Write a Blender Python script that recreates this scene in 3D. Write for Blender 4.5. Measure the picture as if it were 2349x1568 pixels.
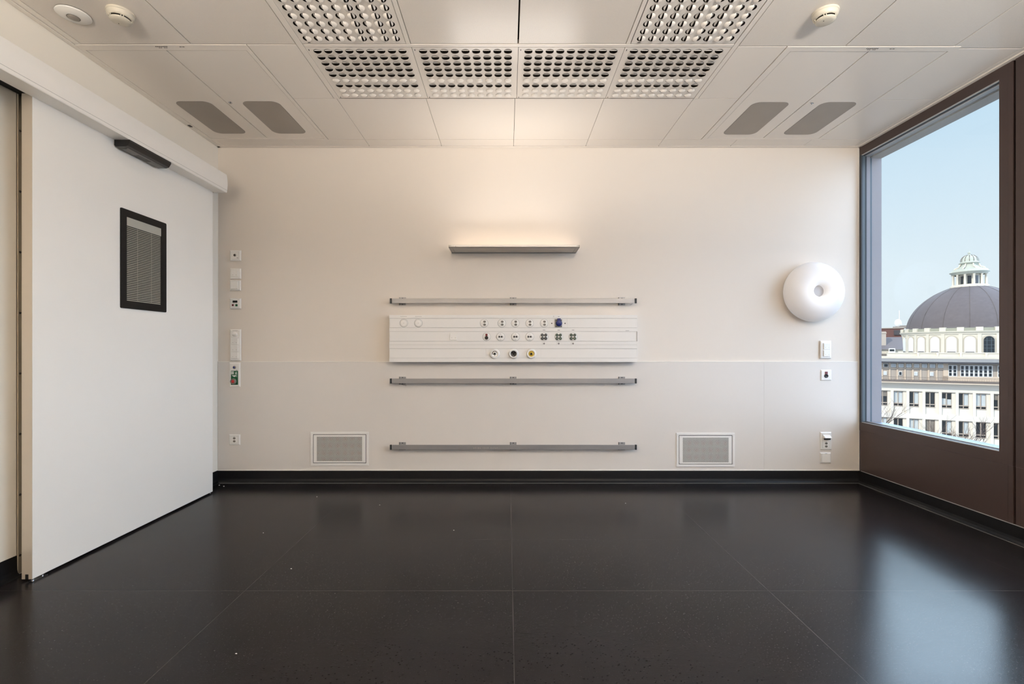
import bpy, bmesh, math, random
from mathutils import Vector, Matrix
PI = math.pi
for o in list(bpy.data.objects):
    bpy.data.objects.remove(o, do_unlink=True)
scene = bpy.context.scene
C = scene.collection
random.seed(7)

# ---------------------------------------------------------------- camera
EYE = 1.1315                       # camera height
FPX = 1122.0                       # focal length in pixels of the 2349 px wide frame
VPX, VPY = 1165.0, 797.0           # vanishing point of the room axis
cam_d = bpy.data.cameras.new('camera')
cam = bpy.data.objects.new('camera', cam_d)
C.objects.link(cam)
cam.location = (0, 0, EYE)
cam.rotation_euler = (PI/2, 0, 0)
cam_d.sensor_width = 36.0
cam_d.lens = 36.0*FPX/2349.0
cam_d.shift_x = (1174.5-VPX)/2349.0
cam_d.shift_y = (VPY-784.0)/2349.0
cam_d.clip_start = 0.02
cam_d.clip_end = 1000
scene.camera = cam

# ---------------------------------------------------------------- sky, sun, exposure
w = bpy.data.worlds.new('sky'); scene.world = w; w.use_nodes = True
nt = w.node_tree; nt.nodes.clear()
out = nt.nodes.new('ShaderNodeOutputWorld'); bg = nt.nodes.new('ShaderNodeBackground')
tc = nt.nodes.new('ShaderNodeTexCoord'); sep = nt.nodes.new('ShaderNodeSeparateXYZ')
rmp = nt.nodes.new('ShaderNodeValToRGB')
nt.links.new(tc.outputs['Generated'], sep.inputs[0])
nt.links.new(sep.outputs['Z'], rmp.inputs[0])
cr = rmp.color_ramp
cr.elements[0].position = 0.0; cr.elements[0].color = (0.80, 0.88, 0.93, 1)
cr.elements[1].position = 1.0; cr.elements[1].color = (0.42, 0.62, 0.95, 1)
e = cr.elements.new(0.12); e.color = (0.78, 0.88, 0.95, 1)
e = cr.elements.new(0.33); e.color = (0.60, 0.78, 0.93, 1)
e = cr.elements.new(0.55); e.color = (0.56, 0.74, 0.97, 1)
# unseen sky brightened high up and window side, added to light room and floor
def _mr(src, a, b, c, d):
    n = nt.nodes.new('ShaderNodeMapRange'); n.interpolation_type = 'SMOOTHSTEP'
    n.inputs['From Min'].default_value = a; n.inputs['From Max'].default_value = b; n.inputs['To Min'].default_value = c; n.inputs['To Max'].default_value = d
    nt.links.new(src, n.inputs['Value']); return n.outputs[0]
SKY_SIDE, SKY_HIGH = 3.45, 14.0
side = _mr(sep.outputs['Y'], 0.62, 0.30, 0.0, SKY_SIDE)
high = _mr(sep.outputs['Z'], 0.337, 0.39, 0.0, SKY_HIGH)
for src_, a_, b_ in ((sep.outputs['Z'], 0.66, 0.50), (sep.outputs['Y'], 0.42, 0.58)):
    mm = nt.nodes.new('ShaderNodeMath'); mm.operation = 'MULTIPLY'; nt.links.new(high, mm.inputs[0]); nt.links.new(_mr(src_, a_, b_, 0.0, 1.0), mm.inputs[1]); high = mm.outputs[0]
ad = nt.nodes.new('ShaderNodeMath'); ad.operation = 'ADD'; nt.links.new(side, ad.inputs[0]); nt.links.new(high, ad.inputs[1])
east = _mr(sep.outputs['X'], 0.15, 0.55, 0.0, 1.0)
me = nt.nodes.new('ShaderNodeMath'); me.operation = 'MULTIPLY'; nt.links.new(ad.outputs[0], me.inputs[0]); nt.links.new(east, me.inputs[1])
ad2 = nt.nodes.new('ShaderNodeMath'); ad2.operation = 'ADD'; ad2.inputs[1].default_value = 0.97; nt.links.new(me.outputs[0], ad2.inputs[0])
sm = _mr(sep.outputs['Y'], 0.60, 0.35, 0.0, 1.0)
smx = nt.nodes.new('ShaderNodeMix'); smx.data_type = 'RGBA'; smx.inputs['B'].default_value = (0.70, 0.86, 1.10, 1)
nt.links.new(sm, smx.inputs['Factor']); nt.links.new(rmp.outputs[0], smx.inputs['A'])
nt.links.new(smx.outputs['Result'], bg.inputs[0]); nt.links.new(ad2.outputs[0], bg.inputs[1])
nt.links.new(bg.outputs[0], out.inputs[0])

sun_d = bpy.data.lights.new('sun', 'SUN'); sun_d.energy = 3.0; sun_d.angle = 0.012
sun_d.color = (1.0, 0.94, 0.86)
sun = bpy.data.objects.new('sun', sun_d); C.objects.link(sun)
sun.rotation_euler = Vector((0.80, 0.42, -0.62)).to_track_quat('-Z', 'Y').to_euler()

vs = scene.view_settings
scene.display_settings.display_device = 'sRGB'
vs.view_transform = 'Standard'; vs.look = 'None'; vs.gamma = 1.0; vs.use_curve_mapping = False
vs.exposure = 0.12

# ---------------------------------------------------------------- helpers
def srgb(r, g, b):
    f = lambda c: (c/12.92 if c <= 0.04045 else ((c+0.055)/1.055)**2.4)
    return (f(r/255), f(g/255), f(b/255), 1)

class MB:
    """collects shapes in local coordinates, builds ONE mesh"""
    def __init__(s): s.v = []; s.f = []; s.sm = []
    def add(s, vs_, fs, smooth=False):
        b = len(s.v); s.v += [tuple(p) for p in vs_]
        for f in fs: s.f.append([b+i for i in f]); s.sm.append(smooth)
        return s
    def box(s, x0, x1, y0, y1, z0, z1, M=None):
        if x0 > x1: x0, x1 = x1, x0
        if y0 > y1: y0, y1 = y1, y0
        if z0 > z1: z0, z1 = z1, z0
        vs_ = [(x0,y0,z0),(x1,y0,z0),(x1,y1,z0),(x0,y1,z0),(x0,y0,z1),(x1,y0,z1),(x1,y1,z1),(x0,y1,z1)]
        if M: vs_ = [tuple(M @ Vector(p)) for p in vs_]
        return s.add(vs_, [(0,3,2,1),(4,5,6,7),(0,1,5,4),(1,2,6,5),(2,3,7,6),(3,0,4,7)])
    def bbox(s, x0, x1, y0, y1, z0, z1, b=0.002, seg=2):
        bm = bmesh.new(); bmesh.ops.create_cube(bm, size=1)
        for v in bm.verts:
            v.co = Vector(((x0+x1)/2+v.co.x*(x1-x0), (y0+y1)/2+v.co.y*(y1-y0), (z0+z1)/2+v.co.z*(z1-z0)))
        bmesh.ops.bevel(bm, geom=bm.edges[:], offset=b, segments=seg, affect='EDGES', profile=0.5)
        bm.verts.index_update()
        s.add([v.co[:] for v in bm.verts], [[v.index for v in f.verts] for f in bm.faces])
        bm.free(); return s
    def prism(s, pts, a, b, axis='y', smooth=False):
        """outline pts (2d) extruded between a and b along axis; y: pts are x,z ; z: pts are x,y ; x: pts are y,z"""
        n = len(pts)
        def P(p, t): return {'y': (p[0], t, p[1]), 'z': (p[0], p[1], t), 'x': (t, p[0], p[1])}[axis]
        vs_ = [P(p, a) for p in pts]+[P(p, b) for p in pts]
        fs = [tuple(range(n))[::-1], tuple(range(n, 2*n))]
        bb = len(s.v); s.add(vs_, fs)
        for i in range(n):
            s.f.append([bb+i, bb+(i+1) % n, bb+n+(i+1) % n, bb+n+i]); s.sm.append(smooth)
        return s
    def lathe(s, prof, c=(0,0,0), axis='z', n=32, smooth=True, a0=0, a1=2*PI):
        """prof: (radius, height along axis)"""
        full = abs(a1-a0-2*PI) < 1e-6
        m = n if full else n+1
        vs_ = []
        for k in range(m):
            a = a0+(a1-a0)*k/n; ca, sa = math.cos(a), math.sin(a)
            for r, h in prof:
                if axis == 'z': p = (c[0]+r*ca, c[1]+r*sa, c[2]+h)
                elif axis == 'y': p = (c[0]+r*ca, c[1]+h, c[2]+r*sa)
                else: p = (c[0]+h, c[1]+r*ca, c[2]+r*sa)
                vs_.append(p)
        q = len(prof); fs = []
        for k in range(n):
            k2 = (k+1) % m
            for j in range(q-1):
                fs.append((k*q+j, k2*q+j, k2*q+j+1, k*q+j+1))
        return s.add(vs_, fs, smooth)
    def disc(s, c, r, h, axis='y', n=24, smooth=False):
        """solid short cylinder from c to c+h along axis"""
        return s.lathe([(0.0001, 0), (r, 0), (r, h), (0.0001, h)], c, axis, n, smooth)
    def tube(s, pts, rad, n=8):
        pts = [Vector(p) for p in pts]
        rads = rad if isinstance(rad, (list, tuple)) else [rad]*len(pts)
        vs_ = []; m = len(pts)
        for i, p in enumerate(pts):
            d = (pts[min(i+1, m-1)]-pts[max(i-1, 0)]).normalized()
            up = Vector((0,0,1)) if abs(d.z) < 0.9 else Vector((1,0,0))
            a = d.cross(up).normalized(); b = d.cross(a)
            for k in range(n):
                t = 2*PI*k/n; vs_.append(tuple(p+(a*math.cos(t)+b*math.sin(t))*rads[i]))
        fs = []
        for i in range(m-1):
            for k in range(n):
                fs.append((i*n+k, i*n+(k+1) % n, (i+1)*n+(k+1) % n, (i+1)*n+k))
        fs += [tuple(range(n))[::-1], tuple(range((m-1)*n, m*n))]
        return s.add(vs_, fs, True)
    def shift(s, d):
        s.v = [(p[0]+d[0], p[1]+d[1], p[2]+d[2]) for p in s.v]; return s
    def build(s, name, mat, parent=None, loc=None):
        me = bpy.data.meshes.new(name); me.from_pydata(s.v, [], s.f); me.update()
        for i, p in enumerate(me.polygons): p.use_smooth = s.sm[i]
        bm = bmesh.new(); bm.from_mesh(me)
        bmesh.ops.recalc_face_normals(bm, faces=bm.faces); bm.to_mesh(me); bm.free()
        me.materials.append(mat)
        o = bpy.data.objects.new(name, me); C.objects.link(o)
        if parent: o.parent = parent
        if loc: o.location = loc
        return o

def thing(name, label, cat, loc=(0,0,0), rz=0, group=None):
    o = bpy.data.objects.new(name, None); C.objects.link(o)
    o.empty_display_size = 0.05
    o.location = loc; o.rotation_euler = (0, 0, rz); o['label'] = label; o['category'] = cat
    if group: o['group'] = group
    return o
def tag(o, label, cat, group=None, kind=None):
    o['label'] = label; o['category'] = cat
    if group: o['group'] = group
    if kind: o['kind'] = kind
    return o
def struct(o, label=None):
    o['kind'] = 'structure'
    if label: o['label'] = label
    return o
def sroot(name, loc=(0,0,0)):
    o = bpy.data.objects.new(name, None); C.objects.link(o); o.location = loc; o['kind'] = 'structure'; o.empty_display_size = 0.05
    return o
def kids(o): return [c for c in list(bpy.data.objects) if c.parent == o]
def copy_tree(o, parent=None):
    c = o.copy(); C.objects.link(c); c.parent = parent
    for ch in kids(o): copy_tree(ch, c)
    return c

# ---------------------------------------------------------------- materials
def mat(name, col, rough=0.5, metal=0.0, spec=0.5, bump=0.0, bscale=300, var=0.0, vscale=4, emit=None, estr=0.0, coat=0.0, ior=None, stretch=None):
    m = bpy.data.materials.new(name); m.use_nodes = True
    nt = m.node_tree; p = nt.nodes['Principled BSDF']
    col = tuple(col[:3])+(1,)
    p.inputs['Base Color'].default_value = col
    p.inputs['Roughness'].default_value = rough; p.inputs['Metallic'].default_value = metal
    p.inputs['Specular IOR Level'].default_value = spec
    if ior: p.inputs['IOR'].default_value = ior
    if coat: p.inputs['Coat Weight'].default_value = coat; p.inputs['Coat Roughness'].default_value = 0.08
    tcn = nt.nodes.new('ShaderNodeTexCoord'); src = tcn.outputs['Object']
    if stretch:
        mp = nt.nodes.new('ShaderNodeMapping'); mp.inputs['Scale'].default_value = stretch
        nt.links.new(src, mp.inputs[0]); src = mp.outputs[0]
    n = nt.nodes.new('ShaderNodeTexNoise'); n.inputs['Scale'].default_value = vscale; n.inputs['Detail'].default_value = 4
    nt.links.new(src, n.inputs['Vector'])
    mx = nt.nodes.new('ShaderNodeMix'); mx.data_type = 'RGBA'
    mx.inputs['A'].default_value = tuple(c*(1-var) for c in col[:3])+(1,)
    mx.inputs['B'].default_value = tuple(min(1, c*(1+var)) for c in col[:3])+(1,)
    nt.links.new(n.outputs['Fac'], mx.inputs['Factor']); nt.links.new(mx.outputs['Result'], p.inputs['Base Color'])
    if bump:
        b = nt.nodes.new('ShaderNodeTexNoise'); b.inputs['Scale'].default_value = bscale
        nt.links.new(src, b.inputs['Vector'])
        bp = nt.nodes.new('ShaderNodeBump'); bp.inputs['Strength'].default_value = bump; bp.inputs['Distance'].default_value = 0.001
        nt.links.new(b.outputs['Fac'], bp.inputs['Height']); nt.links.new(bp.outputs[0], p.inputs['Normal'])
    if emit:
        p.inputs['Emission Color'].default_value = tuple(emit[:3])+(1,); p.inputs['Emission Strength'].default_value = estr
    return m

M = {}
M['wall'] = mat('wall_paint', srgb(226,217,207), 0.55, bump=0.15, bscale=350, var=0.008, vscale=2)
M['wall_left'] = mat('left_wall_paint', srgb(246,240,229), 0.5, bump=0.12, bscale=350, var=0.008, vscale=2)
M['wainscot'] = mat('wall_board', srgb(222,216,210), 0.42, bump=0.15, bscale=500, var=0.008, vscale=2)
M['wood'] = mat('beige_wall_cladding', srgb(176,160,142), 0.5, var=0.15, vscale=6, stretch=(6,1,0.4))
M['seal'] = mat('white_seal', srgb(240,236,228), 0.4)
M['ceil'] = mat('ceiling_metal', srgb(235,227,218), 0.27, bump=0.03, var=0.01)
M['void'] = mat('ceiling_void', srgb(52,42,32), 0.9)
M['lens'] = mat('grey_lens', srgb(150,142,133), 0.35, var=0.05, vscale=6)
M['white'] = mat('white_plastic', srgb(240,237,232), 0.35)
M['cream'] = mat('cream_plastic', srgb(206,198,182), 0.4)
M['duct'] = mat('duct_lacquer', srgb(238,235,231), 0.32)
M['groove'] = mat('groove_shadow_gap', srgb(166,161,156), 0.6)
M['door'] = mat('door_laminate', srgb(250,247,241), 0.32, bump=0.04, bscale=60, var=0.006, vscale=3)
M['dooredge'] = mat('door_edge_aluminium', srgb(196,186,172), 0.4, metal=0.2)
M['jamb'] = mat('door_frame_steel', srgb(176,166,148), 0.45, metal=0.3)
M['black'] = mat('black_plastic', srgb(20,19,18), 0.35)
M['vframe'] = mat('vision_panel_frame', srgb(14,13,12), 0.6, spec=0.25)
M['black_matt'] = mat('black_matt', srgb(14,12,11), 0.8)
M['header'] = mat('header_cover', srgb(250,246,240), 0.3)
M['grey'] = mat('grey_plastic', srgb(120,120,118), 0.5)
M['alu'] = mat('brushed_aluminium', srgb(158,158,160), 0.42, metal=0.6, bump=0.06, bscale=400, var=0.04, vscale=40, stretch=(0.03,1,1))
M['alulamp'] = mat('lamp_aluminium', srgb(200,194,186), 0.5, metal=0.3, var=0.02)
M['chrome'] = mat('chrome', srgb(210,210,212), 0.15, metal=1.0)
M['endcap'] = mat('end_cap', srgb(38,42,44), 0.5)
M['brown'] = mat('brown_window_metal', srgb(68,54,51), 0.42, metal=0.1, bump=0.05, bscale=700, var=0.03)
M['brownedge'] = mat('brown_joint', srgb(56,44,41), 0.5)
M['gasket'] = mat('window_gasket', srgb(46,52,60), 0.5)
M['winjamb'] = mat('window_jamb_metal', srgb(78,90,98), 0.45, metal=0.1)
M['bead'] = mat('glazing_bead', srgb(190,190,192), 0.35, metal=0.4)
M['reveal'] = mat('outer_reveal', srgb(150,145,149), 0.7, bump=0.3, bscale=90, var=0.03, vscale=30)
M['soffit'] = mat('speckled_soffit', srgb(170,166,162), 0.85, bump=0.5, bscale=60, var=0.25, vscale=220)
M['sill'] = mat('metal_outer_sill', srgb(128,138,154), 0.45, metal=0.35)
M['base'] = mat('rubber_baseboard', srgb(16,16,18), 0.5, spec=0.3, var=0.15, vscale=60)
M['mesh'] = None
M['blue'] = mat('blue_plastic', srgb(4,26,100), 0.35)
M['red'] = mat('red_plastic', srgb(190,40,40), 0.35)
M['dkred'] = mat('dark_red_plastic', srgb(110,28,32), 0.4)
M['green'] = mat('green_sign', srgb(10,84,48), 0.45)
M['dkgreen'] = mat('dark_green', srgb(30,52,28), 0.4)
M['gold'] = mat('yellow_ring', srgb(196,170,78), 0.35, metal=0.5)
M['ink'] = mat('grey_print', srgb(140,134,130), 0.6)
M['darkink'] = mat('dark_print', srgb(70,64,60), 0.6)
M['socket'] = mat('socket_insert', srgb(128,122,114), 0.5)
M['slat'] = mat('blind_slat', srgb(186,178,166), 0.4, metal=0.2)
M['blindhead'] = mat('blind_head_rail', srgb(196,190,182), 0.4, metal=0.2)
M['opal'] = mat('opal_lamp_glass', srgb(222,219,219), 0.42, emit=(1,0.95,0.91), estr=0.06)
M['discgrey'] = mat('lamp_centre_disc', srgb(205,205,208), 0.5)
M['uplight'] = mat('uplight_diffuser', srgb(250,240,225), 0.5, emit=(1.0,0.80,0.60), estr=1.2)
M['troffer'] = mat('ceiling_lamp_diffuser', srgb(250,245,238), 0.5, emit=(1.0,0.86,0.70), estr=34.0)
# outdoors
M['office'] = mat('office_render', srgb(232,224,211), 0.8, var=0.03, vscale=0.6)
M['fascia'] = mat('taupe_fascia', srgb(112,100,92), 0.7)
M['taupe'] = mat('taupe_panel', srgb(182,170,158), 0.8)
M['creamst'] = mat('cream_stone', srgb(220,200,178), 0.8, var=0.05, vscale=0.8)
M['stone'] = mat('pale_stone', srgb(222,214,198), 0.85, var=0.06, vscale=1.2)
M['niche'] = mat('white_blind_panel', srgb(240,239,236), 0.7)
M['wframe'] = mat('window_wood', srgb(180,166,152), 0.6)
M['wglass'] = mat('dark_window_glass', srgb(30,38,44), 0.25)
M['curtain'] = mat('pale_curtain', srgb(205,212,214), 0.8, var=0.25, vscale=3, stretch=(4,1,0.1))
M['shade'] = mat('beige_shade', srgb(136,128,118), 0.8)
M['gutter'] = mat('zinc_gutter', srgb(72,70,74), 0.5, metal=0.3)
M['zinc'] = mat('zinc_roof', srgb(108,98,90), 0.8, var=0.08, vscale=2)
M['slate'] = mat('slate_dome', srgb(106,99,101), 0.8, bump=0.6, bscale=12, var=0.22, vscale=2.2)
M['verdigris'] = mat('verdigris_copper', srgb(190,193,180), 0.7, var=0.12, vscale=3)
M['surround'] = mat('arch_surround', srgb(194,184,168), 0.85)
M['mossy'] = mat('mossy_stone', srgb(160,160,144), 0.85, var=0.12, vscale=2)
M['brickred'] = mat('brick_red', srgb(108,70,64), 0.85, var=0.1)
M['bark'] = mat('bare_bark', srgb(96,80,74), 0.9)
M['street'] = mat('street_asphalt', srgb(120,118,114), 0.9, var=0.1, vscale=0.3)

# the lamp bulb sits behind the middle of the opal ring: it glows more there
_nt = M['opal'].node_tree; _p = _nt.nodes['Principled BSDF']
_tc = _nt.nodes.new('ShaderNodeTexCoord'); _sp = _nt.nodes.new('ShaderNodeSeparateXYZ'); _nt.links.new(_tc.outputs['Object'], _sp.inputs[0])
_cb = _nt.nodes.new('ShaderNodeCombineXYZ'); _nt.links.new(_sp.outputs['X'], _cb.inputs['X']); _nt.links.new(_sp.outputs['Z'], _cb.inputs['Z'])
_ln = _nt.nodes.new('ShaderNodeVectorMath'); _ln.operation = 'LENGTH'; _nt.links.new(_cb.outputs[0], _ln.inputs[0])
_mr2 = _nt.nodes.new('ShaderNodeMapRange'); _mr2.interpolation_type = 'SMOOTHSTEP'
for _k, _v in (('From Min', 0.05), ('From Max', 0.19), ('To Min', 0.30), ('To Max', 0.13)): _mr2.inputs[_k].default_value = _v
_nt.links.new(_ln.outputs['Value'], _mr2.inputs['Value']); _nt.links.new(_mr2.outputs[0], _p.inputs['Emission Strength'])
def glass_mat():
    m = bpy.data.materials.new('window_glass'); m.use_nodes = True
    nt = m.node_tree; nt.nodes.clear()
    o = nt.nodes.new('ShaderNodeOutputMaterial'); t = nt.nodes.new('ShaderNodeBsdfTransparent')
    g = nt.nodes.new('ShaderNodeBsdfGlossy'); g.inputs['Roughness'].default_value = 0.02
    lw = nt.nodes.new('ShaderNodeLayerWeight'); lw.inputs['Blend'].default_value = 0.5
    pw_ = nt.nodes.new('ShaderNodeMath'); pw_.operation = 'POWER'; pw_.inputs[1].default_value = 4.0; nt.links.new(lw.outputs['Facing'], pw_.inputs[0])
    f = nt.nodes.new('ShaderNodeMath'); f.operation = 'MULTIPLY_ADD'; f.inputs[1].default_value = 0.5; f.inputs[2].default_value = 0.02; nt.links.new(pw_.outputs[0], f.inputs[0])
    mx = nt.nodes.new('ShaderNodeMixShader'); t.inputs[0].default_value = (0.96, 0.98, 0.98, 1)
    nt.links.new(f.outputs[0], mx.inputs[0]); nt.links.new(t.outputs[0], mx.inputs[1]); nt.links.new(g.outputs[0], mx.inputs[2])
    nt.links.new(mx.outputs[0], o.inputs[0]); return m
M['glass'] = glass_mat()

def mesh_mat():
    """perforated grille sheet: dots of dark holes on grey, staggered"""
    m = mat('perforated_sheet', srgb(205,202,198), 0.4)
    nt = m.node_tree; p = nt.nodes['Principled BSDF']
    for l in list(p.inputs['Base Color'].links): nt.links.remove(l)
    tcn = nt.nodes.new('ShaderNodeTexCoord'); s = nt.nodes.new('ShaderNodeSeparateXYZ')
    nt.links.new(tcn.outputs['Object'], s.inputs[0])
    def mth(op, a, b=None):
        n = nt.nodes.new('ShaderNodeMath'); n.operation = op
        for i, q in enumerate((a, b)):
            if q is None: continue
            if isinstance(q, (int, float)): n.inputs[i].default_value = q
            else: nt.links.new(q, n.inputs[i])
        return n.outputs[0]
    K = 2*PI/0.0078
    u = mth('MULTIPLY', s.outputs['X'], K); v = mth('MULTIPLY', s.outputs['Z'], K)
    d = mth('MULTIPLY', mth('COSINE', u), mth('COSINE', v))
    hole = mth('GREATER_THAN', d, 0.12)
    mx = nt.nodes.new('ShaderNodeMix'); mx.data_type = 'RGBA'
    mx.inputs['A'].default_value = srgb(208,205,200); mx.inputs['B'].default_value = srgb(48,46,44)
    nt.links.new(hole, mx.inputs['Factor']); nt.links.new(mx.outputs['Result'], p.inputs['Base Color'])
    return m
M['mesh'] = mesh_mat()

def floor_mat():
    m = bpy.data.materials.new('dark_rubber_floor'); m.use_nodes = True
    nt = m.node_tree; p = nt.nodes['Principled BSDF']
    L = nt.links.new
    tcn = nt.nodes.new('ShaderNodeTexCoord'); s = nt.nodes.new('ShaderNodeSeparateXYZ'); L(tcn.outputs['Object'], s.inputs[0])
    def mth(op, a, b=None, c=None):
        n = nt.nodes.new('ShaderNodeMath'); n.operation = op
        for i, q in enumerate((a, b, c)):
            if q is None: continue
            if isinstance(q, (int, float)): n.inputs[i].default_value = q
            else: L(q, n.inputs[i])
        return n.outputs[0]
    def mix(f, a, b):
        n = nt.nodes.new('ShaderNodeMix'); n.data_type = 'RGBA'
        L(f, n.inputs['Factor'])
        for k, q in (('A', a), ('B', b)):
            if isinstance(q, tuple): n.inputs[k].default_value = q
            else: L(q, n.inputs[k])
        return n.outputs['Result']
    n1 = nt.nodes.new('ShaderNodeTexNoise'); n1.inputs['Scale'].default_value = 3; n1.inputs['Detail'].default_value = 6; L(tcn.outputs['Object'], n1.inputs['Vector'])
    col = mix(n1.outputs['Fac'], srgb(24,22,23), srgb(32,30,32))
    # dark flecks, slightly stretched
    mp = nt.nodes.new('ShaderNodeMapping'); mp.inputs['Scale'].default_value = (80, 130, 1); mp.inputs['Rotation'].default_value = (0, 0, 0.5); L(tcn.outputs['Object'], mp.inputs[0])
    vo = nt.nodes.new('ShaderNodeTexVoronoi'); vo.inputs['Scale'].default_value = 1.0; L(mp.outputs[0], vo.inputs['Vector'])
    vc = nt.nodes.new('ShaderNodeSeparateColor'); L(vo.outputs['Color'], vc.inputs[0])
    rad = mth('MULTIPLY', mth('SUBTRACT', vc.outputs[0], 0.52), 0.72)
    fl = mth('LESS_THAN', vo.outputs['Distance'], rad)
    col = mix(fl, col, srgb(10,9,9))
    n2 = nt.nodes.new('ShaderNodeTexNoise'); n2.inputs['Scale'].default_value = 160; n2.inputs['Detail'].default_value = 2; L(tcn.outputs['Object'], n2.inputs['Vector'])
    col = mix(mth('MULTIPLY', mth('GREATER_THAN', n2.outputs['Fac'], 0.68), 0.5), col, srgb(66,64,64))
    # welded seams
    msk = None
    for ax, pos in (('X', -1.225), ('X', 0.022), ('X', 1.215), ('X', 2.56), ('Y', 2.278), ('Y', 2.887), ('Y', 3.50)):
        q = mth('LESS_THAN', mth('ABSOLUTE', mth('SUBTRACT', s.outputs[ax], pos)), 0.0014)
        if ax == 'Y' and pos > 2.3: q = mth('MULTIPLY', q, 0.55)
        msk = q if msk is None else mth('MAXIMUM', msk, q)
    n3 = nt.nodes.new('ShaderNodeTexNoise'); n3.inputs['Scale'].default_value = 2.3; L(tcn.outputs['Object'], n3.inputs['Vector'])
    wear = mth('MULTIPLY', msk, mth('MULTIPLY', n3.outputs['Fac'], 0.6))
    col = mix(wear, col, srgb(92,90,88))
    L(col, p.inputs['Base Color'])
    # smears in the polish
    n4 = nt.nodes.new('ShaderNodeTexNoise'); n4.inputs['Scale'].default_value = 5; n4.inputs['Detail'].default_value = 8; n4.inputs['Roughness'].default_value = 0.7; L(tcn.outputs['Object'], n4.inputs['Vector'])
    L(mth('MULTIPLY_ADD', n4.outputs['Fac'], 0.07, 0.17), p.inputs['Roughness'])
    p.inputs['IOR'].default_value = 1.20
    n5 = nt.nodes.new('ShaderNodeTexNoise'); n5.inputs['Scale'].default_value = 420; L(tcn.outputs['Object'], n5.inputs['Vector'])
    bp = nt.nodes.new('ShaderNodeBump'); bp.inputs['Strength'].default_value = 0.12; bp.inputs['Distance'].default_value = 0.001
    L(n5.outputs['Fac'], bp.inputs['Height']); L(bp.outputs[0], p.inputs['Normal'])
    return m
M['floor'] = floor_mat()

def perf_mat():
    """ceiling sheet with a fine grid of punched holes"""
    m = mat('perforated_ceiling_metal', srgb(222,213,203), 0.27)
    nt = m.node_tree; p = nt.nodes['Principled BSDF']
    for l in list(p.inputs['Base Color'].links): nt.links.remove(l)
    tcn = nt.nodes.new('ShaderNodeTexCoord'); s = nt.nodes.new('ShaderNodeSeparateXYZ'); nt.links.new(tcn.outputs['Object'], s.inputs[0])
    def mth(op, a, b=None):
        n = nt.nodes.new('ShaderNodeMath'); n.operation = op
        for i, q in enumerate((a, b)):
            if q is None: continue
            if isinstance(q, (int, float)): n.inputs[i].default_value = q
            else: nt.links.new(q, n.inputs[i])
        return n.outputs[0]
    K = 2*PI/0.0062
    d = mth('MULTIPLY', mth('COSINE', mth('MULTIPLY', s.outputs['X'], K)), mth('COSINE', mth('MULTIPLY', s.outputs['Y'], K)))
    mx = nt.nodes.new('ShaderNodeMix'); mx.data_type = 'RGBA'
    mx.inputs['A'].default_value = srgb(236,228,219); mx.inputs['B'].default_value = srgb(188,178,168)
    nt.links.new(mth('GREATER_THAN', d, 0.45), mx.inputs['Factor']); nt.links.new(mx.outputs['Result'], p.inputs['Base Color'])
    return m
M['perf'] = perf_mat()

# ---------------------------------------------------------------- room shell
XL, XR, YF, YN, H = -2.443, 2.957, 4.12, -0.75, 2.818
def RX(px, Y): return (px-VPX)*Y/FPX
def RZ(py, Y): return EYE-(py-VPY)*Y/FPX

struct(MB().box(XL-0.3, XR+0.2, YN-0.1, YF+0.2, -0.12, 0.0).build('floor', M['floor']))
wf = struct(MB().box(XL-0.2, XR, YF+0.004, YF+0.16, 0.0, H+0.25).build('wall_far', M['wall']))
zs = 1.014
pn = [(XL+0.002, 0.0214), (0.0226, 2.1554), (2.1566, XR-0.006)]
for a, b in pn:
    MB().box(a, b, YF-0.004, YF+0.006, 0.0, zs-0.002).build('wainscot_board', M['wainscot'], wf)
MB().box(XL+0.002, XR-0.006, YF-0.0055, YF+0.005, zs-0.0025, zs+0.0015).build('dado_joint', M['seal'], wf)
MB().box(XR-0.007, XR-0.001, YF-0.006, YF+0.006, 0.095, H-0.01).build('corner_bead', M['seal'], wf)
wl = struct(MB().box(XL-0.16, XL, YN, YF+0.05, 0.0, H+0.25).build('wall_left', M['wall_left']))
struct(MB().box(XL-0.16, XR+0.1, YN-0.16, YN, 0.0, H+0.25).build('wall_near', M['wood']))

def baseboard(name, pts, side):
    """coved skirting: profile (distance from wall, height)"""
    prof = [(-0.004,0.0995),(0.004,0.099),(0.005,0.03),(0.009,0.014),(0.022,0.004),(0.034,0.0015),(0.034,0),(-0.004,0)]
    b = MB(); (x0,y0),(x1,y1) = pts; n = len(prof)
    nx, ny = side
    vs_ = []
    for (x,y) in pts:
        for d,h in prof: vs_.append((x+nx*d, y+ny*d, h))
    fs = [tuple(range(n)), tuple(range(n,2*n))]+[(i,(i+1)%n,n+(i+1)%n,n+i) for i in range(n)]
    b.add(vs_, fs); return struct(b.build(name, M['base']))
bf = baseboard('baseboard_far', [(XL, YF-0.004), (XR, YF-0.004)], (0,-1))
MB().box(XL, XR, YF-0.0095, YF-0.0035, 0.0985, 0.1025).build('top_seal', M['seal'], bf)
MB().box(XL+0.03, XR-0.03, YF-0.040, YF-0.036, 0.0, 0.0022).build('toe_weld', M['grey'], bf)
baseboard('baseboard_left', [(XL, YN), (XL, 2.430)], (1,0))
bl2 = baseboard('baseboard_left.001', [(XL, 2.50), (XL, YF)], (1,0))
br = baseboard('baseboard_right', [(XR-0.001, YN), (XR-0.001, YF)], (-1,0))
MB().box(XR-0.0062, XR-0.001, YN, YF-0.03, 0.0985, 0.102).build('top_seal', M['bead'], br)
MB().box(XR-0.037, XR-0.0335, YN, YF-0.04, 0.0, 0.0022).build('toe_weld', M['grey'], br)
baseboard('baseboard_near', [(XL, YN), (XR, YN)], (0,1))

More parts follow.
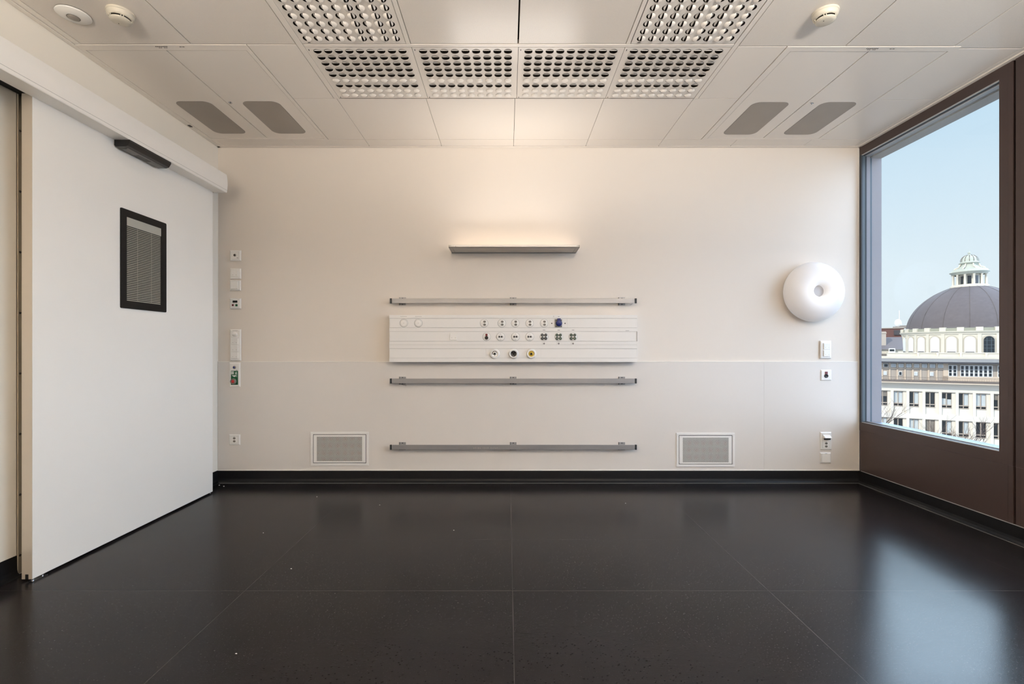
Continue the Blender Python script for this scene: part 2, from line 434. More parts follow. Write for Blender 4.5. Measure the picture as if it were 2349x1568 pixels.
# ---------------------------------------------------------------- ceiling
ce = struct(MB().box(XL-0.16, XR+0.1, YN-0.16, YF+0.16, H+0.14, H+0.24).build('ceiling', M['void']))
def tile(x0, x1, y0, y1, m='ceil', g=0.0016, z=H, nm='ceiling_tile'):
    b = MB(); zb = z
    b.bbox(x0+g, x1-g, y0+g, y1-g, zb, zb+0.03, 0.0012, 1)
    return b.build(nm, M[m], ce)
# edge trims
tile(XL, -2.411, YN, YF, z=H-0.003, nm='edge_trim')
tile(XL, XR+0.04, 4.092, YF+0.004, z=H-0.003, nm='edge_trim', g=0.0006)
tile(2.902, 2.93, YN, 4.095, nm='edge_trim', g=0.001); tile(2.93, XR+0.04, YN, 4.095, z=H-0.006, nm='edge_trim', g=0.0005)
# row nearest the far wall
xs = [-2.410,-2.372,-1.760,-1.160,-0.555,0.048,0.652,1.260,1.862,2.468,2.901]
for a, b in zip(xs, xs[1:]): tile(a, b, 3.968, 4.091, g=0.0011)
for x in xs[3:-2]:
    MB().disc((x, 4.088, H-0.0012), 0.003, 0.003, 'z', 10).build('rivet', M['darkink'], ce)
xs = [-1.455,-1.160,-0.555,0.048,0.652,1.260,1.566]
for a, b in zip(xs, xs[1:]): tile(a, b, 3.315, 3.967, g=0.0013)
tile(-1.455, -1.178, 2.722, 3.314); tile(1.290, 1.566, 2.740, 3.314)
tile(2.541, 2.901, 2.760, 3.330); tile(2.541, 2.901, 3.330, 3.967, g=0.0013)
# perforated tiles of the front field
for a, b in ((-2.372,-1.761),(-1.761,-1.178),(1.290,1.888),(1.888,2.500),(2.500,2.901)):
    for y0, y1 in ((YN,0.9),(0.9,2.720 if a < 1.2 else (2.738 if b < 2.6 else 2.758))):
        if y0 == YN and a in (-1.761, 1.290): pass
        tile(a, b, y0, y1, 'perf', g=0.0022)
tile(-2.410, -2.373, YN, 2.722, nm='edge_trim')
# profiles round the louvre field
for a, b, y0, y1 in ((-1.177,-1.141,0.9,3.314),(1.260,1.289,0.9,3.314),(-1.141,1.260,2.719,2.745),(-0.566,-0.540,0.9,2.718),(0.656,0.680,0.9,2.718)):
    tile(a, b, y0, y1, g=0.0012, z=H-0.002, nm='grid_profile')
tile(-0.539, 0.054, 0.9, 2.716, 'perf', g=0.001); tile(0.060, 0.655, 0.9, 2.716, 'perf', g=0.001)
tile(-1.177, 1.289, YN, 0.9, 'perf'); tile(-1.140, -0.567, 0.9, 2.135); tile(0.681, 1.259, 0.9, 2.135)

# ---- louvre plates with scooped outlets
def louvre_mesh(w, d, P=0.0604, n=9, flip=(5,7,8)):
    """plate w x d centred at the origin, underside at z=0; outlets in rows along x; hood on the +y side"""
    b = MB(); bars = MB(); x0 = -P*(n-1)/2; y0 = x0
    R = 0.0232; HB = 0.0125; N = 16; h = P/2
    for j in range(n):
        s = -1 if j in flip else 1
        for i in range(n):
            cx, cy = x0+i*P, y0+j*P
            sq, ci = [], []
            for k in range(N):
                a = 2*PI*k/N; ca, sa = math.cos(a), math.sin(a); m = max(abs(ca), abs(sa))
                sq.append((cx+h*ca/m, cy+h*sa/m, 0)); ci.append((cx+R*ca, cy+R*sa, 0))
            b.add(sq+ci, [(k, (k+1) % N, N+(k+1) % N, N+k) for k in range(N)])
            for sgn, dz in ((s, -1),):     # the hood bulges down, the other half is open
                vs_ = []; q = 5; mseg = 10
                for u in range(mseg+1):
                    t = PI*u/mseg
                    for v in range(q+1):
                        ph = (PI/2)*v/q
                        r = R*math.cos(ph)
                        # half disc swept from rim to the mouth on the diameter
                        X = cx+R*math.cos(t)
                        Y = cy+sgn*R*math.sin(t)*math.cos(ph)
                        Z = dz*HB*math.sin(ph)*math.sin(t)**0.8
                        vs_.append((X, Y, Z))
                fs = [(u*(q+1)+v, (u+1)*(q+1)+v, (u+1)*(q+1)+v+1, u*(q+1)+v+1) for u in range(mseg) for v in range(q)]
                b.add(vs_, fs, True)
            # inner deflector strip seen in the slot
            fl = []
            for u in range(9):
                xx = R*0.84*(u/4-1); q_ = math.sqrt(max(0, 1-(xx/R)**2))
                fl += [(cx+xx, cy-s*R*0.20, 0.0005), (cx+xx, cy-s*(R*0.20+R*0.42*q_**1.5), 0.0045)]
            b.add(fl, [(2*u, 2*u+2, 2*u+3, 2*u+1) for u in range(8)], True)
    e = P*n/2
    for (xa, xb, ya, yb) in ((-w/2,-e,-d/2,d/2),(e,w/2,-d/2,d/2),(-e,e,-d/2,-e),(-e,e,e,d/2)):
        if xb-xa > 1e-4 and yb-ya > 1e-4: b.box(xa, xb, ya, yb, 0, 0.004)
    return b, bars
def louvre(x, y, w, d, rz, label, slots):
    t = thing('louvre_panel', label, 'ceiling vent', (x, y, H-0.001), rz, 'ceiling louvre panels with scooped outlets')
    b, bars = louvre_mesh(w, d)
    b.build('perforated_plate', M['ceil'], t)
    v = MB(); v.add([(-w/2,-d/2,0.05),(w/2,-d/2,0.05),(w/2,d/2,0.05),(-w/2,d/2,0.05),(-w/2,-d/2,0.004),(w/2,-d/2,0.004),(w/2,d/2,0.004),(-w/2,d/2,0.004)],
          [(0,1,2,3),(0,1,5,4),(1,2,6,5),(2,3,7,6),(3,0,4,7)])
    v.build('plenum_box', M['void'], t)
    for sx, sy, lw, ld in slots:
        MB().box(sx-lw/2, sx+lw/2, sy-ld/2, sy+ld/2, -0.0008, 0.003).build('key_slot', M['black_matt'], t)
    return t
names = ['white louvre panel, leftmost of the row of four', 'white louvre panel, second from left in the row of four',
         'white louvre panel, third from left in the row of four', 'white louvre panel, rightmost of the row of four']
for k in range(4):
    louvre(-0.841+0.6*k, 3.0265, 0.5975, 0.5435+0.015, 0, names[k], ((-0.286,-0.255,0.0035,0.013),(-0.286,0.268,0.0035,0.013)))
louvre(-0.8535, 2.4275, 0.573, 0.573, -PI/2, 'white louvre panel cut by the top edge, left of the two front ones', ((0.276,-0.245,0.0045,0.014),(-0.276,-0.245,0.0045,0.014),(0.279,0.235,0.0045,0.014)))
louvre(0.9695, 2.4275, 0.573, 0.573, -PI/2, 'white louvre panel cut by the top edge, right of the two front ones', ((0.276,-0.245,0.0045,0.014),(-0.276,-0.245,0.0045,0.014),(0.279,0.235,0.0045,0.014)))
for sx in (-1,):
    pass

# ---- ceiling service hatches with grey lenses
def rrect(x0, x1, y0, y1, r, n=6):
    pts = []
    for cx, cy, a in ((x1-r, y1-r, 0), (x0+r, y1-r, PI/2), (x0+r, y0+r, PI), (x1-r, y0+r, 1.5*PI)):
        for k in range(n+1):
            t = a+PI/2*k/n; pts.append((cx+r*math.cos(t), cy+r*math.sin(t)))
    return pts
def hatch(x0, x1, y0, y1, ix0, ixm, ix1, iy0, iy1, lens, lock, label):
    cx, cy = (x0+x1)/2, (y0+y1)/2
    t = thing('ceiling_hatch', label, 'ceiling hatch', (cx, cy, H), 0, 'double ceiling hatches with grey windows')
    f = MB(); z0, z1 = -0.0025, 0.02
    g = 0.001
    for a, b, c, d in ((x0+g,ix0,y0+g,y1-g),(ix1,x1-g,y0+g,y1-g),(ix0,ix1,y0+g,iy0),(ix0,ix1,iy1,y1-g)):
        f.box(a-cx, b-cx, c-cy, d-cy, z0, z1)
    f.build('hatch_frame', M['ceil'], t)
    k = 0
    for a, b in ((ix0, ixm), (ixm, ix1)):
        lv = MB().bbox(a+0.0028-cx, b-0.0028-cx, iy0+0.0028-cy, iy1-0.0028-cy, -0.001, 0.02, 0.0012, 1).build('hatch_leaf', M['ceil'], t)
        lx0, lx1, ly0, ly1 = lens[k]; k += 1
        MB().prism([(p[0]-cx, p[1]-cy) for p in rrect(lx0-0.003, lx1+0.003, ly0-0.003, ly1+0.003, 0.053)], -0.0016, 0.001, 'z').build('lens_rim', M['ink'], lv)
        MB().prism([(p[0]-cx, p[1]-cy) for p in rrect(lx0, lx1, ly0, ly1, 0.05)], -0.0026, 0.001, 'z').build('lens', M['lens'], lv)
    lk = MB().lathe([(0.0001,-0.003),(0.009,-0.0035),(0.012,-0.002),(0.014,0.001)], (lock[0]-cx, lock[1]-cy, -0.001), 'z', 20).build('latch', M['chrome'], t)
    MB().disc((lock[0]-cx, lock[1]-cy, -0.0048), 0.004, 0.001, 'z', 10).build('key_hole', M['black'], lk)
    # two small printed stickers on the front bar, too small to read
    bx = ixm-cx
    s1 = MB()
    for q in range(7):
        s1.box(bx-0.035+q*0.010, bx-0.028+q*0.010, y0+0.012-cy, y0+0.019-cy, z0-0.0004, z0+0.001)
        if q % 3: s1.box(bx-0.033+q*0.010, bx-0.026+q*0.010, y0+0.024-cy, y0+0.029-cy, z0-0.0004, z0+0.001)
    s1.build('printed_sticker', M['darkink'], t)
    s2 = MB().box(bx+0.098, bx+0.110, y0+0.016-cy, y0+0.021-cy, z0-0.0004, z0+0.001).box(bx+0.114, bx+0.126, y0+0.016-cy, y0+0.021-cy, z0-0.0004, z0+0.001)
    s2.build('printed_sticker', M['darkink'], t)
    return t
hatch(-2.411,-1.456,2.722,3.967, -2.394,-1.938,-1.481,2.772,3.945,
      ((-2.292,-2.050,3.350,3.850),(-1.832,-1.580,3.350,3.850)), (-1.911,3.367), 'white double ceiling hatch with two grey windows above the sliding door')
hatch(1.567,2.541,2.740,3.967, 1.607,2.055,2.506,2.782,3.945,
      ((1.693,1.947,3.362,3.868),(2.166,2.415,3.362,3.868)), (2.098,3.380), 'white double ceiling hatch with two grey windows beside the window')
MB().box(-2.424,-2.404,3.70,3.73,H-0.007,H+0.001).build('hatch_hinge', M['darkink'], ce)

# ---- detectors
def smoke(x, y, label, rz):
    t = thing('smoke_detector', label, 'smoke detector', (x, y, H), rz, 'ceiling smoke detectors')
    MB().lathe([(0.060,0.001),(0.061,-0.006),(0.0595,-0.010),(0.0575,-0.010),(0.058,-0.013),(0.055,-0.026),(0.049,-0.033),(0.044,-0.033),(0.044,-0.02),(0.0001,-0.02)], n=40).build('housing', M['cream'], t)
    MB().lathe([(0.0001,-0.050),(0.030,-0.050),(0.044,-0.045),(0.0465,-0.040),(0.044,-0.038),(0.0001,-0.038)], n=40).build('cap', M['cream'], t)
    MB().lathe([(0.040,-0.032),(0.040,-0.040)], n=32).build('smoke_chamber', M['black'], t)
    for k in range(5):
        for dd in (-0.11, 0.11):
            a = 2*PI*k/5+dd+0.3; rb = MB()
            rb.tube([(0.0475*math.cos(a),0.0475*math.sin(a),-0.030),(0.0455*math.cos(a),0.0455*math.sin(a),-0.043)], 0.0022, 6)
            rb.build('vent_rib', M['cream'], t)
    MB().disc((-0.014, 0.012, -0.0512), 0.0025, 0.002, 'z', 10).build('indicator', M['darkink'], t)
smoke(-1.950, 2.462, 'white smoke detector on the ceiling next to the flat sensor', 0.2)
smoke(1.598, 2.462, 'white smoke detector on the ceiling towards the window', 1.3)
t = thing('presence_sensor', 'flat round white presence sensor with a small dark lens, ceiling corner above the door', 'sensor', (-2.197, 2.474, H))
MB().lathe([(0.0725,-0.003),(0.0735,-0.006),(0.070,-0.009),(0.045,-0.016),(0.030,-0.019),(0.027,-0.019),(0.026,-0.014)], n=40).build('cover', M['white'], t)
MB().lathe([(0.026,-0.014),(0.026,-0.018),(0.022,-0.022),(0.012,-0.025),(0.0001,-0.026)], n=28).build('sensor_lens', M['lens'], t)
MB().lathe([(0.0235,-0.0185),(0.0275,-0.0195),(0.0275,-0.0175)], n=28).build('lens_ring', M['darkink'], t)
MB().lathe([(0.062,0.002),(0.062,-0.004),(0.070,-0.004)], n=32).build('base_ring', M['darkink'], t)

# ---------------------------------------------------------------- sliding door
DX = -2.300
d1 = sroot('door_1', (DX-0.026, 3.09, 0.0)); ox, oy = DX-0.026, 3.09
lf = MB().bbox(DX-0.050-ox, DX-ox, 2.366-oy, 3.812-oy, 0.012, 2.36, 0.0012, 1).build('door_leaf', M['door'], d1)
MB().box(DX-0.0502-ox, DX-0.0006-ox, 2.3645-oy, 2.3665-oy, 0.0125, 2.36).build('edge_profile', M['dooredge'], d1)
MB().box(DX-0.0325-ox, DX-0.0175-ox, 2.3635-oy, 2.38-oy, 0.0118, 0.036).build('guide_slot', M['black_matt'], d1)
gl = MB(); gl.box(DX-0.014-ox, DX+0.006-ox, 2.36-oy, 2.44-oy, 0.0005, 0.004); gl.disc((DX-0.004-ox, 2.372-oy, 0.004), 0.005, 0.006, 'z', 12); gl.disc((DX-0.004-ox, 2.42-oy, 0.004), 0.005, 0.006, 'z', 12)
gl.build('floor_guide', M['chrome'], d1)
# vision panel
vy0, vy1, vz0, vz1 = 2.900, 3.287, 1.368, 1.964
iy0, iy1, iz0, iz1 = 2.945, 3.240, 1.413, 1.920
outer = [(p[0]-oy, p[1]) for p in rrect(vy0, vy1, vz0, vz1, 0.008, 4)]
def ringprism(b, outp, inp, a, c):
    """frame between two outlines with the same number of points, x from a to c"""
    n = len(outp); vs_ = [(c,)+tuple(p) for p in outp]+[(c,)+tuple(p) for p in inp]+[(a,)+tuple(p) for p in outp]+[(a,)+tuple(p) for p in inp]
    fs = []
    for i in range(n):
        j = (i+1) % n
        fs += [(i,j,n+j,n+i),(2*n+i,2*n+j,3*n+j,3*n+i),(i,j,2*n+j,2*n+i),(n+i,n+j,3*n+j,3*n+i)]
    return b.add(vs_, fs)
inner = [(p[0]-oy, p[1]) for p in rrect(iy0, iy1, iz0, iz1, 0.0015, 4)]
vp = ringprism(MB(), outer, inner, DX-0.006-ox, DX+0.006-ox).build('vision_frame', M['vframe'], d1)
MB().box(DX-0.004-ox, DX+0.0006-ox, iy0-oy-0.01, iy1-oy+0.01, iz0-0.01, iz1+0.01).build('backing', M['black_matt'], vp)
MB().bbox(DX-0.002-ox, DX+0.0038-ox, iy0-oy, iy1-oy, iz1-0.052, iz1, 0.0008, 1).build('blind_head_rail', M['blindhead'], vp)
bl = MB(); nz = 41; zt = iz1-0.060; pitch = (zt-iz0-0.006)/(nz-1)
for k in range(nz):
    z = zt-k*pitch
    bl.add([(DX+0.0012-ox, iy0-oy+0.002, z+0.0026),(DX+0.0012-ox, iy1-oy-0.006, z+0.0026),(DX+0.0034-ox, iy1-oy-0.006, z-0.0030),(DX+0.0034-ox, iy0-oy+0.002, z-0.0030)], [(0,1,2,3)])
bl.build('blind_slats', M['slat'], vp)
cd = MB()
for fy in (0.30, 0.70):
    yy = iy0+(iy1-iy0)*fy-oy; cd.box(DX+0.0034-ox, DX+0.004-ox, yy-0.0012, yy+0.0012, iz0+0.003, iz1-0.052)
cd.build('blind_cords', M['slat'], vp)
MB().box(DX+0.0045-ox, DX+0.0052-ox, iy0-oy, iy1-oy, iz0, iz1).build('pane', M['glass'], vp)
# steel jamb with screws
tr = MB().box(XL-0.001, XL+0.003, 2.431, 2.50, 0.006, 2.50).box(XL-0.001, XL+0.010, 2.431, 2.4335, 0.006, 2.50).build('trim_1', M['jamb']); struct(tr)
for k in range(8):
    z = RZ(1273-139*k, 2.446)
    MB().lathe([(0.0001,0.0055),(0.003,0.006),(0.0055,0.0045),(0.006,0.003)], (XL, 2.447, z), 'x', 14).build('screw', M['darkink'], tr)
struct(MB().box(XL-0.001, XL+0.006, 3.86, 3.90, 0.10, 2.42).build('trim_2', M['seal']))
# header over the door
t = thing('door_header', 'long white cover box of the sliding door track', 'door header', (-2.26, 0.70, 2.345))
hx = -2.206; prof = [(hx,2.347),(hx+0.0015,2.349)]
for k in range(9):
    a = k/8; prof.append((hx+0.0015+0.006*math.sin(PI*a), 2.349+0.134*a))
prof += [(hx,2.487),(hx-0.004,2.489),(XL+0.001,2.489),(XL+0.001,2.485),(hx-0.006,2.485),(hx-0.006,2.351),(hx-0.096,2.351),(hx-0.096,2.345),(hx-0.001,2.345)]
MB().prism([(p[0]+2.26, p[1]-2.345) for p in prof], YN+0.02-0.70, 3.838-0.70, 'y').build('cover', M['header'], t)
MB().box(hx+0.0028+2.26, hx+0.0040+2.26, YN+0.02-0.7, 3.836-0.70, 0.0185, 0.0195).build('cover_joint', M['ink'], t)
MB().box(XL+0.012+2.26, hx-0.075+2.26, YN+0.03-0.70, 3.82-0.70, 0.045, 0.115).build('track_beam', M['black_matt'], t)
MB().box(XL+0.001+2.26, hx-0.006+2.26, 3.834-0.70, 3.8375-0.70, 0.0, 0.142).build('end_plate', M['header'], t)
# radar sensor under the header
t = thing('door_motion_sensor', 'black bar-shaped motion sensor under the door header', 'sensor', (-2.25, 3.03, 2.345))
sb = MB()
sec = [(0.0435,0.0),(0.0435,-0.012),(0.030,-0.034),(0.012,-0.040),(-0.040,-0.040),(-0.0475,-0.030),(-0.0475,0.0)]
sb.prism(sec, -0.175, 0.175, 'y'); sb.build('sensor_body', M['black'], t)
lo = MB(); lo.prism([(0.006,-0.0405),(-0.034,-0.0405),(-0.034,-0.044),(0.0,-0.0435)], -0.145, -0.055, 'y'); lo.build('lens_window', M['grey'], t)
lo = MB(); lo.prism([(0.006,-0.0405),(-0.034,-0.0405),(-0.034,-0.044),(0.0,-0.0435)], 0.055, 0.16, 'y'); lo.build('lens_window', M['grey'], t)
MB().prism([(0.012,-0.040),(0.006,-0.040),(0.004,-0.0425),(0.009,-0.0425)], -0.15, 0.16, 'y').build('light_strip', M['grey'], t)

# ---------------------------------------------------------------- windows in the right wall
ZS, ZH = 0.507, 2.744
wr = sroot('wall_right', (XR, 0, 0))
MB().box(0.045, 0.20, YN-0.1, YF+0.3, -0.1, ZS-0.012).build('spandrel_wall', M['reveal'], wr)
MB().box(0.003, 0.20, YN-0.1, YF+0.3, 2.818-0.02+0.02, 3.10).build('lintel_wall', M['soffit'], wr)
def window(idx, y0, y1, farjamb):
    """y0 near edge, y1 far edge of one unit in the brown metal front (local x: outward)"""
    r = sroot('window_%d' % idx, (XR, (y0+y1)/2, 0)); c = (y0+y1)/2
    J = 0.080
    gy0 = y0+J; gy1 = y1 if farjamb else y1-J
    f = MB()
    f.box(0, 0.044, y0-c, y1-c, ZH, H+0.03)
    f.box(0, 0.044, y0-c, gy0-c, ZS, ZH)
    if not farjamb: f.box(0, 0.044, gy1-c, y1-c, ZS, ZH)
    f.box(0, 0.044, y0-c, y1-c, 0.437, ZS)
    f.build('frame', M['brown'], r)
    yp1 = y1-0.010 if farjamb else y1
    MB().box(0.0006, 0.044, y0-c, yp1-c, 0.0, 0.4363).build('sill_panel', M['brown'], r)
    jl = MB()
    jl.box(-0.0002, 0.001, y0+0.0275-c, y0+0.029-c, 0.10, ZH+0.06)
    if not farjamb: jl.box(-0.0002, 0.001, y1-0.029-c, y1-0.0275-c, 0.10, ZH+0.06)
    jl.build('frame_joint', M['brownedge'], r)
    # beads round the pane
    b = MB()
    for z0, z1, x0, x1 in ((ZS, ZS+0.0045, 0.002, 0.010), (ZS+0.002, ZS+0.012, 0.034, 0.044)):
        b.box(x0, x1, gy0-c, gy1-c, z0, z1)
    for z0, z1, x0, x1 in ((ZH-0.007, ZH, 0.002, 0.012), (ZH-0.014, ZH-0.002, 0.030, 0.044)):
        b.box(x0, x1, gy0-c, gy1-c, z0, z1)
    b.build('glazing_bead', M['bead'], r)
    g = MB()
    g.box(0.012, 0.034, gy0-c, gy1-c, ZS, ZS+0.0065); g.box(0.012, 0.030, gy0-c, gy1-c, ZH-0.008, ZH)
    g.build('gasket', M['gasket'], r)
    MB().box(0.0445, 0.0475, gy0-0.01-c, gy1-c, ZS-0.01, ZH+0.01).build('pane', M['glass'], r)
    # outer sill, soffit and reveals
    sl = MB(); sl.add([(0.050, gy0-0.03-c, ZS+0.006),(0.215, gy0-0.03-c, ZS-0.006),(0.215, gy1-c, ZS-0.006),(0.050, gy1-c, ZS+0.006),
                       (0.050, gy0-0.03-c, ZS-0.012),(0.215, gy0-0.03-c, ZS-0.03),(0.215, gy1-c, ZS-0.03),(0.050, gy1-c, ZS-0.012)],
                      [(0,1,2,3),(7,6,5,4),(0,4,5,1),(1,5,6,2),(2,6,7,3),(3,7,4,0)])
    sl.build('outer_sill', M['sill'], r)
    MB().box(0.050, 0.085, gy0-0.03-c, gy1-c, ZH-0.012, H+0.03).build('blind_box', M['bead'], r)
    MB().box(0.085, 0.185, gy0-0.03-c, gy1-c, 2.722, H+0.03).build('soffit', M['soffit'], r)
    if farjamb:
        k = MB().box(0.0, 0.012, YF-0.030-c, YF-c, ZS, ZH).build('inner_jamb', M['gasket'], r)
        MB().box(0.012, 0.034, YF-0.028-c, YF-c, ZS, ZH).build('inner_jamb', M['winjamb'], r)
        MB().box(0.034, 0.044, YF-0.030-c, YF-c, ZS, ZH).build('inner_jamb', M['gasket'], r)
        MB().box(0.048, 0.080, YF-0.020-c, YF-c, ZS-0.02, ZH).build('outer_reveal', M['reveal'], r)
        MB().box(0.080, 0.100, YF-0.012-c, YF+0.006-c, ZS-0.02, ZH).build('reveal_rail', M['winjamb'], r)
        MB().box(0.100, 0.183, YF-0.010-c, YF+0.3-c, ZS-0.02, ZH+0.05).build('outer_reveal', M['reveal'], r)
    return r
window(1, 2.864, YF-0.002, True)
window(2, 0.390, 2.848, False)
MB().box(0.0, 0.20, YN-0.1, 0.374, 0.0, H+0.03).build('front_panel', M['brown'], wr)
for y in (2.856,):
    MB().box(0.02, 0.044, y-0.009, y+0.009, 0.1, H).build('mullion_gap', M['black_matt'], wr)
    MB().box(0.050, 0.183, y-0.045, y+0.045, ZS-0.02, H+0.05).build('mullion_pier', M['reveal'], wr)
MB().box(0.010, 0.044, YF-0.012, YF, 0.10, ZS).build('corner_gap', M['black_matt'], wr)

# ---------------------------------------------------------------- bed head fittings on the far wall
# uplights: one over this bed place, two unseen fill lamps added behind the camera
def uplight(x, y, rz, label, energy, col, tilt=15, full=True):
    t = thing('wall_uplight', label, 'wall lamp', (x, y, 1.931), rz)
    w2 = 0.523; D = 0.222
    MB().box(-w2, w2, -D, 0.004, 0, 0.0035).build('underside', M['alulamp'], t)
    b = MB(); b.bbox(-w2, w2, -D, -D+0.004, 0.0, 0.0185, 0.0008, 1); b.box(-w2, -w2+0.004, -D, 0.003, 0, 0.0185); b.box(w2-0.004, w2, -D, 0.003, 0, 0.0185)
    b.build('rim', M['alulamp'], t)
    MB().box(-w2+0.02, w2-0.02, -D+0.02, -0.02, 0.010, 0.014).build('diffuser', M['uplight'], t)
    ld = bpy.data.lights.new('uplight_lamp', 'AREA'); ld.shape = 'RECTANGLE'; ld.size = 1.0; ld.size_y = 0.09
    ld.energy = energy; ld.color = col; ld.spread = math.radians(150)
    lo_ = bpy.data.objects.new('lamp_light', ld); C.objects.link(lo_); lo_.parent = t
    lo_.location = (0, -D*0.84, 0.030); lo_.rotation_euler = (PI+math.radians(tilt), 0, 0)
    if full:
        MB().box(-w2+0.012, w2-0.012, -D+0.030, -D+0.032, -0.0008, 0.001).box(-w2+0.028, -w2+0.029, -D+0.03, -0.012, -0.0008, 0.001).box(w2-0.029, w2-0.028, -D+0.03, -0.012, -0.0008, 0.001).build('seam_lines', M['darkink'], t)
        MB().box(-w2, w2, -0.003, 0.003, -0.004, 0.012).build('wall_bracket', M['grey'], t)
        MB().disc((-w2+0.056, -D-0.0006, 0.008), 0.0022, 0.002, 'y', 10).build('switch_pin', M['darkink'], t)
    return ld
ld = uplight(0.0504, YF, 0, 'flat grey metal wall uplight, lit, above the rails', 4.6, (1.0, 0.95, 0.90), 32)
ln1 = uplight(-1.20, YN, PI, 'unseen fill lamp added on the wall behind the camera, door side', 115, (1.0, 0.96, 0.88), 15, False)
ln2 = uplight(1.80, YN, PI, 'unseen fill lamp added on the wall behind the camera, window side', 250, (0.99, 0.97, 0.92), 15, False)

# rails
RY = 4.060
def rail(py, label, dz=0):
    zc = RZ(py, RY)
    t = thing('equipment_rail', label, 'rail', (0.0452, YF, zc), 0, 'equipment rails on the far wall')
    L = 1.022
    MB().bbox(-L+0.016, L-0.016, RY-YF, RY-YF+0.011, -0.0195, 0.0195, 0.0012, 1).build('rail_bar', M['alu'], t)
    for s in (-1, 1):
        MB().bbox(s*L-0.0075+(-0.004 if s > 0 else 0.004), s*L+0.0075+(-0.004 if s > 0 else 0.004), RY-YF-0.001, RY-YF+0.014, -0.0205, 0.0205, 0.001, 1).build('end_cap', M['endcap'], t)
    for px in (923.5, 1177.5, 1426.5):
        x = RX(px, 4.11)-0.0452
        br_ = MB(); br_.box(x-0.0265, x+0.0265, -0.010, 0.002, -0.0325, 0.0325); br_.box(x-0.017, x+0.017, RY-YF+0.010, -0.009, -0.014, 0.014)
        br_ = br_.build('bracket', M['alu'], t)
        for s in (-1, 1): MB().disc((x, -0.0115, s*0.0258), 0.0042, 0.002, 'y', 12).build('screw', M['black'], br_)
        MB().box(x-0.0285, x-0.0245, -0.0112, 0.001, -0.033, 0.033).build('bracket_edge', M['endcap'], br_)
    return t
r1 = rail(689.5, 'grey metal equipment rail, topmost of three')
r2 = rail(873.5, 'grey metal equipment rail just below the white service panel')
r3 = rail(1025.5, 'grey metal equipment rail, lowest of three, nearest the floor')
MB().tube([(0.992,-0.045,-0.0185),(0.990,-0.046,-0.025),(0.984,-0.046,-0.031),(0.976,-0.046,-0.033),(0.970,-0.046,-0.031)], 0.0016, 8).build('hook', M['darkink'], r1)
MB().tube([(-0.945,-0.045,-0.020),(-0.930,-0.045,-0.030),(-0.905,-0.046,-0.036),(-0.890,-0.046,-0.040)], 0.0018, 8).build('loose_strap', M['ink'], r2)
random.seed(3)
for k in range(16):
    x = -0.33+k*0.013
    if k in (5, 10): continue
    MB().box(x, x+0.004, RY-YF-0.0006, RY-YF+0.001, -0.012+random.random()*0.006, -0.003+random.random()*0.004).build('engraved_mark', M['alulamp'], r3)

# service panel
SY = 4.035
def sx(px): return (px-VPX)*SY/FPX
def sz(py): return EYE-(py-VPY)*SY/FPX
PX0 = sx(1177.5); PZ0 = sz(776)
t = thing('service_panel', 'long white bed head service panel with sockets and gas outlets', 'service panel', (PX0, YF, PZ0))
def lx(px): return sx(px)-PX0
def lz(py): return sz(py)-PZ0
yf = SY-YF
bands = [(722,729.4,0),(729.4,751.7,0.004),(751.7,759.6,0),(759.6,782.6,0.004),(782.6,790.4,0.0),(790.4,799.2,0.0015),(799.2,821.2,0.004),(821.2,829.8,0)]
pts = [(0.002, lz(722))]
for a, b_, dd in bands: pts += [(yf+dd, lz(a)), (yf+dd, lz(b_))]
pts.append((0.002, lz(829.8)))
MB().prism(pts, lx(893), lx(1462), 'x').build('duct_body', M['duct'], t)
gr = MB()
for y in (729.6, 759.8, 799.4): gr.box(lx(893.5), lx(1461.5), yf+0.0012, yf+0.005, lz(y)-0.0006, lz(y)+0.0016)
for y in (751.4, 782.4, 790.6, 821): gr.box(lx(893.5), lx(1461.5), yf+0.0001, yf+0.004, lz(y)-0.0004, lz(y)+0.0006)
gr.box(lx(1460.5), lx(1462)+0.0004, yf+0.0005, yf+0.02, lz(782.5), lz(760))
gr.build('channel_grooves', M['groove'], t)
def cover(a, b_, y0, y1):
    MB().bbox(lx(a)+0.0005, lx(b_)-0.0005, yf+0.0018, yf+0.006, lz(y1), lz(y0), 0.0006, 1).build('channel_cover', M['duct'], t)
for a, b_ in ((894,1259.6),(1260.4,1300.6),(1301.2,1461)): cover(a, b_, 730.8, 751.0)
for a, b_ in ((894,1459.5),): cover(a, b_, 761.0, 782.0)
for a, b_ in ((894,1113.8),(1114.6,1239.2),(1240,1461)): cover(a, b_, 800.6, 820.8)
F0 = yf+0.0018
def hexpts(cx, cz, w_, h_):
    return [(cx-w_/2, cz-h_*0.08),(cx-w_*0.28, cz+h_/2),(cx+w_*0.28, cz+h_/2),(cx+w_/2, cz-h_*0.08),(cx+w_*0.22, cz-h_/2),(cx-w_*0.22, cz-h_/2)]
def socket_inserts(parent, cx, cz, y, s=1.0):
    for dz in (0.0135*s, -0.0125*s):
        ins = MB().prism(hexpts(cx+0.004*s, cz+dz, 0.026*s, 0.019*s), y-0.0006, y+0.001, 'y').build('socket_insert', M['socket'], parent)
        hb = MB()
        for ax, az in ((-0.006,0.001),(0.006,0.001),(0.0,-0.0035)): hb.disc((cx+(0.004+ax)*s, y-0.0012, cz+dz+az*s), 0.0021*s, 0.001, 'y', 8)
        hb.build('pin_holes', M['black_matt'], ins)
